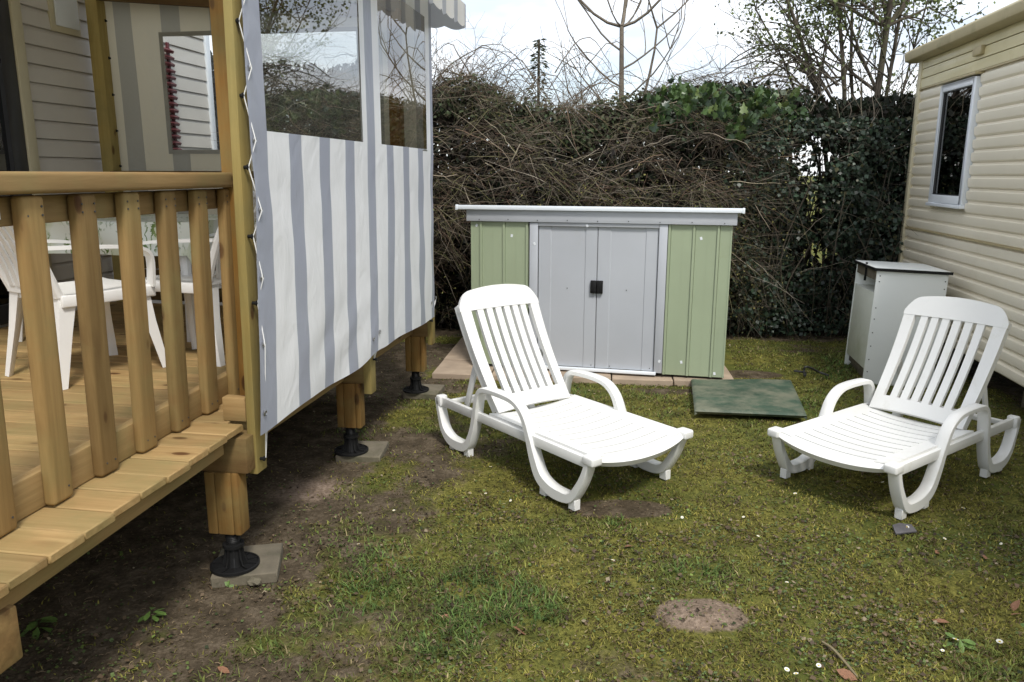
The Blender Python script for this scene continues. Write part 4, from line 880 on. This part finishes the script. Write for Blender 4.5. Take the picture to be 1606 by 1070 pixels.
# hanging twigs over the face
def twigs(n, xr, zr, ln, rad, bias, spread, droop, col, off=.0, name='twigs', sides=3, K=6):
    x = xr[0]+(xr[1]-xr[0])*rng.random(n); z = zr[0]+(zr[1]-zr[0])*rng.random(n); z = np.minimum(z, z_top(x)+.05); y = y_front(x, z)+off+.16*rng.random(n)
    cm = rng.random(n) < np.clip((vnoise(x, z*1.5, 3.4, 6)*.6+vnoise(x, z*1.6, 8., 7)*.4-.36)*5., .05, 1); x, y, z = x[cm], y[cm], z[cm]; n = len(x)
    d = unit(n)*spread+np.array(bias); fl = rng.random(n) < .38; d[fl, 0] *= -1; d /= np.linalg.norm(d, axis=1, keepdims=True); l = ln[0]+(ln[1]-ln[0])*rng.random(n)**1.6
    t = np.linspace(0, 1, K); P = np.stack([x, y, z], -1)[:, None, :]+d[:, None, :]*(l[:, None]*t)[:, :, None]
    P[:, :, 2] -= droop*(l[:, None]*t[None, :])**2; P += np.cumsum(rng.normal(0, .007, (n, K, 3)), 1)*(l[:, None, None]/.4); P[:, 0] = np.stack([x, y, z], -1)
    g = in_gap(P[:, K//2]); k = (g > .75) | (rng.random(n) < .75); P = P[k]; n = len(P); l = l[k]
    rr = rad[0]+(rad[1]-rad[0])*rng.random(n)**2
    V, F, ow = tubes_np(P, rr[:, None]*(1.1-.75*t)[None, :], sides); V[:, 2] = np.maximum(V[:, 2], -.01); c = np.array(col); C = c[rng.integers(0, len(c), n)]*(.38+1.6*rng.random(n)**1.9)[:, None]
    hpart(name, V, F, twig_m, C[ow]); return P
BR = [(.185, .155, .115), (.13, .105, .078), (.26, .225, .175), (.15, .10, .07), (.085, .068, .05), (.145, .135, .07)]
P1 = twigs(7800, (-2.6, 2.5), (.7, 2.8), (.15, .62), (.0013, .0042), (.80, -.40, -.30), .70, .10, BR)
P2 = twigs(13000, (-2.6, 2.7), (.2, 2.7), (.08, .34), (.0009, .0020), (.45, -.35, -.1), 1., .3, BR+[(.17, .17, .06)], name='fine_twigs', K=5)
P3 = twigs(1500, (2.2, 4.6), (.2, 2.2), (.2, .7), (.0012, .003), (.3, -.25, -.1), 1., .2, [(.09, .08, .06), (.17, .15, .12)], name='twigs')
P5 = twigs(90, (-2.4, 2.4), (1.5, 2.4), (.5, 1.2), (.002, .0055), (.8, -.35, -.1), .7, .12, [(.25, .205, .15), (.17, .12, .08), (.28, .24, .17)], off=-.06, name='long_twigs', sides=4, K=9)
# moss and small yellowed leaves on the outer twigs
Q = np.concatenate([P2[:, 3], P2[:, 4], P1[:, 5], P1[:, 4]]); Q = Q[rng.random(len(Q)) < .75]; Q = Q+rng.normal(0, .02, Q.shape); n = len(Q); low = np.clip((1.9-Q[:, 2])/.9, .10, 1)*np.clip((Q[:, 0]+.6)/1.5, .15, 1); k = rng.random(n) < low; Q = Q[k]; n = len(Q)
V, F = leaves_np(Q, .010+.020*rng.random(n), unit(n), unit(n, .6)); C = np.where((rng.random(n) < .5)[:, None], np.array([.17, .155, .05]), np.array([.075, .09, .035]))*(.5+.9*rng.random(n))[:, None]; hpart('small_leaves', V, F, foliage, np.repeat(C, 4, 0))
# ragged shoots above the top
def shoots(n, xr, ln, col, name, lean=.35, rad=.0035):
    x = xr[0]+(xr[1]-xr[0])*rng.random(n); z = z_top(x)-.25; y = 8.1-.06*x+.6*rng.random(n); l = ln[0]+(ln[1]-ln[0])*rng.random(n)**1.8; K = 9; t = np.linspace(0, 1, K)
    d = unit(n)*lean; d[:, 1] *= .5; d[:, 2] = 1; P = np.stack([x, y, z], -1)[:, None, :]+d[:, None, :]*(l[:, None]*t)[:, :, None]
    s = rng.choice([-1, 1], n)*rng.random(n)*.9; P[:, :, 0] += s[:, None]*(l[:, None]*t)**2*.7; P[:, :, 2] -= np.abs(s)[:, None]*(l[:, None]*t)**2*.55; P += np.cumsum(rng.normal(0, .008, (n, K, 3)), 1)
    V, F, ow = tubes_np(P, rad*(.6+.7*rng.random(n))[:, None]*(1.1-.8*t)[None, :], 4); c = np.array(col); hpart(name, V, F, twig_m, (c[rng.integers(0, len(c), n)]*(.6+.8*rng.random(n))[:, None])[ow])
    return P
T1_ = shoots(170, (-1.0, .9), (.35, 1.25), BR, 'top_shoots', .6); shoots(70, (.7, 2.0), (.2, .6), BR, 'top_shoots', .5); shoots(90, (2.2, 4.2), (.25, .9), [(.12, .10, .08), (.17, .15, .11)], 'top_shoots', .5)
B_ = T1_[:, 2:8].reshape(-1, 3); B_ = np.repeat(B_, 2, 0); n = len(B_); d = unit(n, .3); t = np.linspace(0, 1, 4); l = .06+.22*rng.random(n)**2; P = B_[:, None, :]+d[:, None, :]*(l[:, None]*t)[:, :, None]+rng.normal(0, .006, (n, 4, 3)); V, F, ow = tubes_np(P, .0017*(1.1-.7*t)[None, :]*np.ones((n, 1)), 3)
hpart('side_shoots', V, F, twig_m, (np.array([.15, .11, .075])*(.6+.8*rng.random(n))[:, None])[ow])
n = 5200; x = -.75+2.35*rng.random(n); z = z_top(x)-.42+.42*rng.random(n)+.10*vnoise(x, x, 3, 1); y = y_front(x, z)+.05+.5*rng.random(n); P = np.stack([x, y, z], -1); V, F = leaves_np(P, .025+.03*rng.random(n), unit(n, -.2), unit(n, .5)); C = np.where((rng.random(n) < .6)[:, None], np.array([.060, .082, .036]), np.array([.085, .08, .045]))*(.5+.9*rng.random(n))[:, None]; hpart('top_leaves', V, F, foliage, np.repeat(C, 4, 0))

# ------------------------------------------------------------------ ivy on the hedge
IV = np.array([(0, 0), (.20, -.10), (.46, .10), (.30, .30), (.40, .55), (.17, .58), (0, 1.0), (-.17, .58), (-.40, .55), (-.30, .30), (-.46, .10), (-.20, -.10)])
m = MB(); m.add([(a, b, .09*abs(a)*2-.10*b*b+.03) for a, b in IV]+[(0, .3, 0)], [(12, i, (i+1) % 12) for i in range(12)]); ivm = m.mesh(ang=80)
ivy = thing('ivy', 'bright glossy ivy spilling over the hedge top', 'ivy', (2.2, 7.9, 0)); IL = np.array([2.2, 7.9, 0])
leaf_mats = [m_plain('ivy_leaf_%d' % i, c, .38, .25, 10, .08, 30) for i, c in enumerate([(.060, .105, .028), (.038, .070, .022), (.105, .145, .042), (.022, .042, .018)])]
ivms = []
for mt in leaf_mats: me = ivm.copy(); me.materials.append(mt); ivms.append(me)
def ivy_pt():
    while True:
        px, py = random.uniform(1018, 1250), random.uniform(118, 225); tp = 142-16*math.sin(px*.031)-9*math.sin(px*.09+1)-max(0, 12-abs(px-1195))*1.2+max(0, px-1215)*.45; bt = tp+58+18*math.sin(px*.05)-max(0, px-1190)*.35
        if tp < py < bt and random.random() < 1-.5*abs(py-(tp+bt)/2)/30 and random.random() < (1 if 1060 < px < 1215 else .4): return px, py
for k in range(270):
    px, py = ivy_pt(); p = ondepth(px, py, 7.55+.32*random.random()-.06*1.9); f = random.choices(range(4), (4, 3, 2, 2))[0]
    put('leaf', ivms[f], None, ivy, tuple(p-IL), (R(random.uniform(20, 125)), random.uniform(-1., 1.), R(random.uniform(110, 250))), (random.uniform(.05, .105),)*3)
n = 3000; px = 1010+260*rng.random(n); py = 128+90*rng.random(n); k = rng.random(n) < 1-((px-1130)/150)**2*.8-((py-175)/42)**2*.8; px, py = px[k], py[k]; n = len(px)
P = np.array([ondepth(a, b, 7.95+.45*rng.random()-.1) for a, b in zip(px, py)]); V, F = leaves_np(P, .05+.04*rng.random(n), unit(n, -.5), np.array([0, -1, .5])+.7*unit(n), LEAF*np.array([1.3, 1, 1])); C = np.array([.030, .060, .018])*(.4+1.1*rng.random(n))[:, None]
o = put('inner_leaves', np_mesh('ivy_inner', V-IL, F, foliage_gloss, np.repeat(C, 4, 0)), None, ivy); o['kind'] = 'stuff'
m = MB()
for k in range(9):
    a = ondepth(random.uniform(1040, 1230), 180, 7.85); m.tube(catmull([np.array([a[0]+.1*random.random(), 8.0, -.02])-IL, np.array([a[0]+random.uniform(-.2, .2), 7.92, 1.2])-IL, a-IL], 5), .007, 5)
m.build('stems', bark_dark, ivy)['kind'] = 'stuff'
dk = thing('dark_ivy', 'dark green ivy wall covering the hedge between shed and caravan', 'ivy', (3.2, 7.8, 0)); DL = np.array([3.2, 7.8, 0])
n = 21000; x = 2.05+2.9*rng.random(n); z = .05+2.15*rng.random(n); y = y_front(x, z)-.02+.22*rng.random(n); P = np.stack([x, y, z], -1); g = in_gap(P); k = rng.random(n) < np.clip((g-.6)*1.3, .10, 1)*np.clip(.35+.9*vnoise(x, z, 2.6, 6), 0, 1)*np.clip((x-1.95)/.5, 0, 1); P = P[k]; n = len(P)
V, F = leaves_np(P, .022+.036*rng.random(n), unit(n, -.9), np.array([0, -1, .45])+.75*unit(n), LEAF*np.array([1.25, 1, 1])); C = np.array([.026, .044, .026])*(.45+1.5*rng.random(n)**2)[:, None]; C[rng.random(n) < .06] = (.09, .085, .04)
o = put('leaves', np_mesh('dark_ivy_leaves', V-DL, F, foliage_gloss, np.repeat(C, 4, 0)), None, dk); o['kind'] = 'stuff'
m = MB()
for k in range(26):
    x = random.uniform(2.3, 4.4); zt = random.uniform(.8, 2.2); m.tube(catmull([np.array([x, float(y_front(np.array(x), np.array(0.)))+.05, -.02])-DL, np.array([x+random.uniform(-.25, .25), float(y_front(np.array(x), np.array(1.)))+.02, zt*.5])-DL, np.array([x+random.uniform(-.5, .5), float(y_front(np.array(x), np.array(zt))), zt])-DL], 5), random.uniform(.003, .007), 5)
m.build('stems', bark_dark, dk)['kind'] = 'stuff'

# ------------------------------------------------------------------ trees behind the hedge
def grow(base, d, l, r, depth, out, up=.15, split=(2, 3), ang=.6, curl=.12, shrink=.68):
    K = 7; p = np.array(base, float); d = np.array(d, float); d /= np.linalg.norm(d); pts = [p.copy()]
    for _ in range(K-1):
        d = d+rng.normal(0, curl, 3)*.6+np.array([0, 0, up*.35]); d /= np.linalg.norm(d); p = p+d*l/(K-1); pts.append(p.copy())
    out.append((pts, r, depth))
    if depth <= 0: return
    for k in range(rng.integers(split[0], split[1]+1)):
        i = rng.integers(2, K); q = d+rng.normal(0, ang, 3); grow(pts[i], q, l*shrink*rng.uniform(.7, 1.15), r*.55, depth-1, out, up, split, ang, curl, shrink)
def tree_parts(root, segs, mat, minr=.0):
    loc = np.array(root.location); thick = [s for s in segs if s[1] >= minr]; thin = [s for s in segs if s[1] < minr]
    for nm, ss, sd in (('trunk', thick, 7), ('branches', thin, 4)):
        if not ss: continue
        P = np.array([s[0] for s in ss])-loc; t = np.linspace(1, .5, P.shape[1]); Rr = np.array([s[1] for s in ss])[:, None]*t[None, :]
        V, F, ow = tubes_np(P, Rr, sd); o = put(nm, np_mesh(nm, V, F, mat, smooth=True), None, root)
        if nm == 'branches': o['kind'] = 'stuff'
# young bare tree
bp_ = ondepth(978, 330, 9.6); tr = thing('bare_tree', 'slender bare young tree with upswept branches behind the hedge', 'tree', (bp_[0], 9.6, 0))
top_ = ondepth(975, 42, 9.6); segs = []
Pt = [np.array([bp_[0]+.02, 9.6, z]) for z in (-.05,)]+[np.array([bp_[0]*(1-f)+top_[0]*f, 9.6, top_[2]*f]) for f in (.2, .4, .55, .7, .85, 1.)]
segs.append((Pt, .05, 3)); hub = top_
for dx, dy, l, r in [(-1.0, .2, 1.3, .018), (.95, -.3, 1.2, .018), (.1, .3, 1.6, .026), (-.45, -.4, 1.1, .012), (.5, .5, 1.2, .014)]:
    pts = [hub+np.array([dx*s*l*.75, dy*s*l*.6, (.12*s+.95*s*s)*l*.8]) for s in np.linspace(0, 1, 7)]; segs.append((pts, r, 2))
    for k in range(5): grow(pts[2+k % 5], np.array([dx*.6, dy, .9])+rng.normal(0, .5, 3), .5, r*.4, 1, segs, .25)
for f, sx in ((.62, 1), (.70, -1), (.75, 1), (.8, -1), (.86, 1), (.92, -1), (.68, .8), (.58, -.8)):
    b = Pt[0]*(1-f)+Pt[-1]*f; grow(b, (sx*.9, rng.normal(0, .4), .55), .95, .012, 2, segs, .2, (2, 3), .5)
grow(Pt[0]*.42+Pt[-1]*.58, (.35, .1, 1.), 1.5, .022, 2, segs, .05)
tree_parts(tr, segs, bark_m, .024)
# multi-stemmed leafy tree
b0 = ondepth(1350, 240, 8.9); tr = thing('leafy_tree', 'many stemmed tree with small spring leaves behind the ivy', 'tree', (b0[0], 8.9, 0)); segs = []; base = np.array([b0[0], 8.9, 0])
for px, py, r, x0 in [(1225, -60, .038, -.15), (1300, -110, .040, -.05), (1400, -60, .062, .06), (1440, -130, .036, .14), (1350, -150, .03, .02), (1480, -10, .022, .2), (1190, 10, .022, -.15)]:
    tp_ = ondepth(px, py, 8.9+rng.uniform(-.3, .4)); mid = np.array([b0[0]+x0*1.3, 8.9, 1.9]); s = np.linspace(0, 1, 7)[:, None]
    pts = (1-s)**2*(base+np.array([x0, 0, -.05]))+2*s*(1-s)*mid+s**2*tp_; pts = pts+np.cumsum(rng.normal(0, .028, pts.shape), 0)*s; segs.append((list(pts), r*.85, 3))
    for k in range(13): i = rng.integers(3, 7); grow(pts[i], rng.normal(0, .5, 3)+np.array([0, 0, .55]), rng.uniform(.5, 1.0), r*.32, 2, segs, .12, (2, 3), .6)
for k in range(16):                                                        # low arching bare branches towards the shed side
    st = ondepth(rng.uniform(1285, 1320), rng.uniform(120, 190), 8.8); s = np.linspace(0, 1, 7)[:, None]; e = st+np.array([-rng.uniform(.5, 1.25), rng.uniform(-.3, .3), rng.uniform(-.1, .75)])
    pts = st*(1-s)+e*s+np.array([0, 0, 1.])*(rng.uniform(.15, .45)*np.sin(np.pi*s)); segs.append((list(pts), .011, 1))
    for q in range(4): grow(pts[2+q], np.array([-.7, 0, .1])+rng.normal(0, .5, 3), .4, .004, 1, segs, .0)
tree_parts(tr, segs, bark_dark, .02)
loc = np.array(tr.location); tips = np.concatenate([np.array(s[0])[2:] for s in segs if s[1] < .009]); hi = np.clip((tips[:, 2]-2.5)/1.3, .03, 1)*np.clip((tips[:, 0]-2.7)/.8+.35, .1, 1); tips = tips[rng.random(len(tips)) < hi]; tips = np.repeat(tips, 5, 0); tips = tips+rng.normal(0, .06, tips.shape); n = len(tips)
print('leafy tree leaves', n)
V, F = leaves_np(tips-loc, .026+.034*rng.random(n), unit(n, .2), unit(n, .7)); C = np.array([.13, .16, .060])*(.35+1.1*rng.random(n))[:, None]; o = put('crown', np_mesh('crown', V, F, foliage, np.repeat(C, 4, 0)), None, tr); o['kind'] = 'stuff'
# small conifer
b0 = ondepth(843, 300, 9.9); tr = thing('small_conifer', 'small dark conifer poking above the hedge', 'conifer', (b0[0], 9.9, 0)); zt = ondepth(843, 62, 9.9)[2]
segs = [([np.array([b0[0], 9.9, z]) for z in np.linspace(-.05, zt, 7)], .03, 3)]; tree_parts(tr, segs, bark_dark, .01); loc = np.array(tr.location)
n = 1300; t = rng.random(n)**1.5; z = .9+(zt-.9)*t; rr = (.46*(1-t)+.015)*rng.random(n)**.7; a = rng.integers(0, 6, n)*1.05+np.floor(z*6)*1.7+rng.normal(0, .10, n); P = np.stack([b0[0]+rr*np.cos(a), 9.9+rr*np.sin(a), z-.22*rr+rng.normal(0, .012, n)], -1)
dr_ = np.stack([np.cos(a), np.sin(a), -.2+0*a], -1)+.4*unit(n); V, F = leaves_np(P-loc, .05+.05*rng.random(n), dr_, unit(n, 1.), LEAF*np.array([.45, 1, 1])); C = np.array([.055, .068, .034])*(.4+1.1*rng.random(n))[:, None]; o = put('crown', np_mesh('conifer_crown', V, F, foliage, np.repeat(C, 4, 0)), None, tr); o['kind'] = 'stuff'
# bramble with arching canes on the hedge top
b0 = ondepth(790, 260, 8.7); tr = thing('bramble', 'arching bare bramble canes over the hedge top', 'bramble', (b0[0], 8.6, 0)); loc = np.array(tr.location); Ps = []
for k in range(46):
    xa = rng.uniform(-1.0, 1.0); wd_ = rng.uniform(.4, 1.3)*rng.choice([-1, 1]); hz = rng.uniform(2.35, 2.85); yy = 8.3+rng.random()*.6; s = np.linspace(0, 1, 12)
    Ps.append(np.stack([xa+wd_*s, yy+.2*(s-.5)+rng.normal(0, .01, 12), hz-.25+.42*np.sin(np.pi*s*.9+.15)-(s>.95)*.03], -1)+rng.normal(0, .008, (12, 3)))
Ps = np.array(Ps); V, F, ow = tubes_np(Ps-loc, .0045*(.6+.8*rng.random(len(Ps)))[:, None]*np.linspace(1.1, .5, 12)[None, :], 4); o = put('canes', np_mesh('canes', V, F, bark_m), None, tr); o['kind'] = 'stuff'
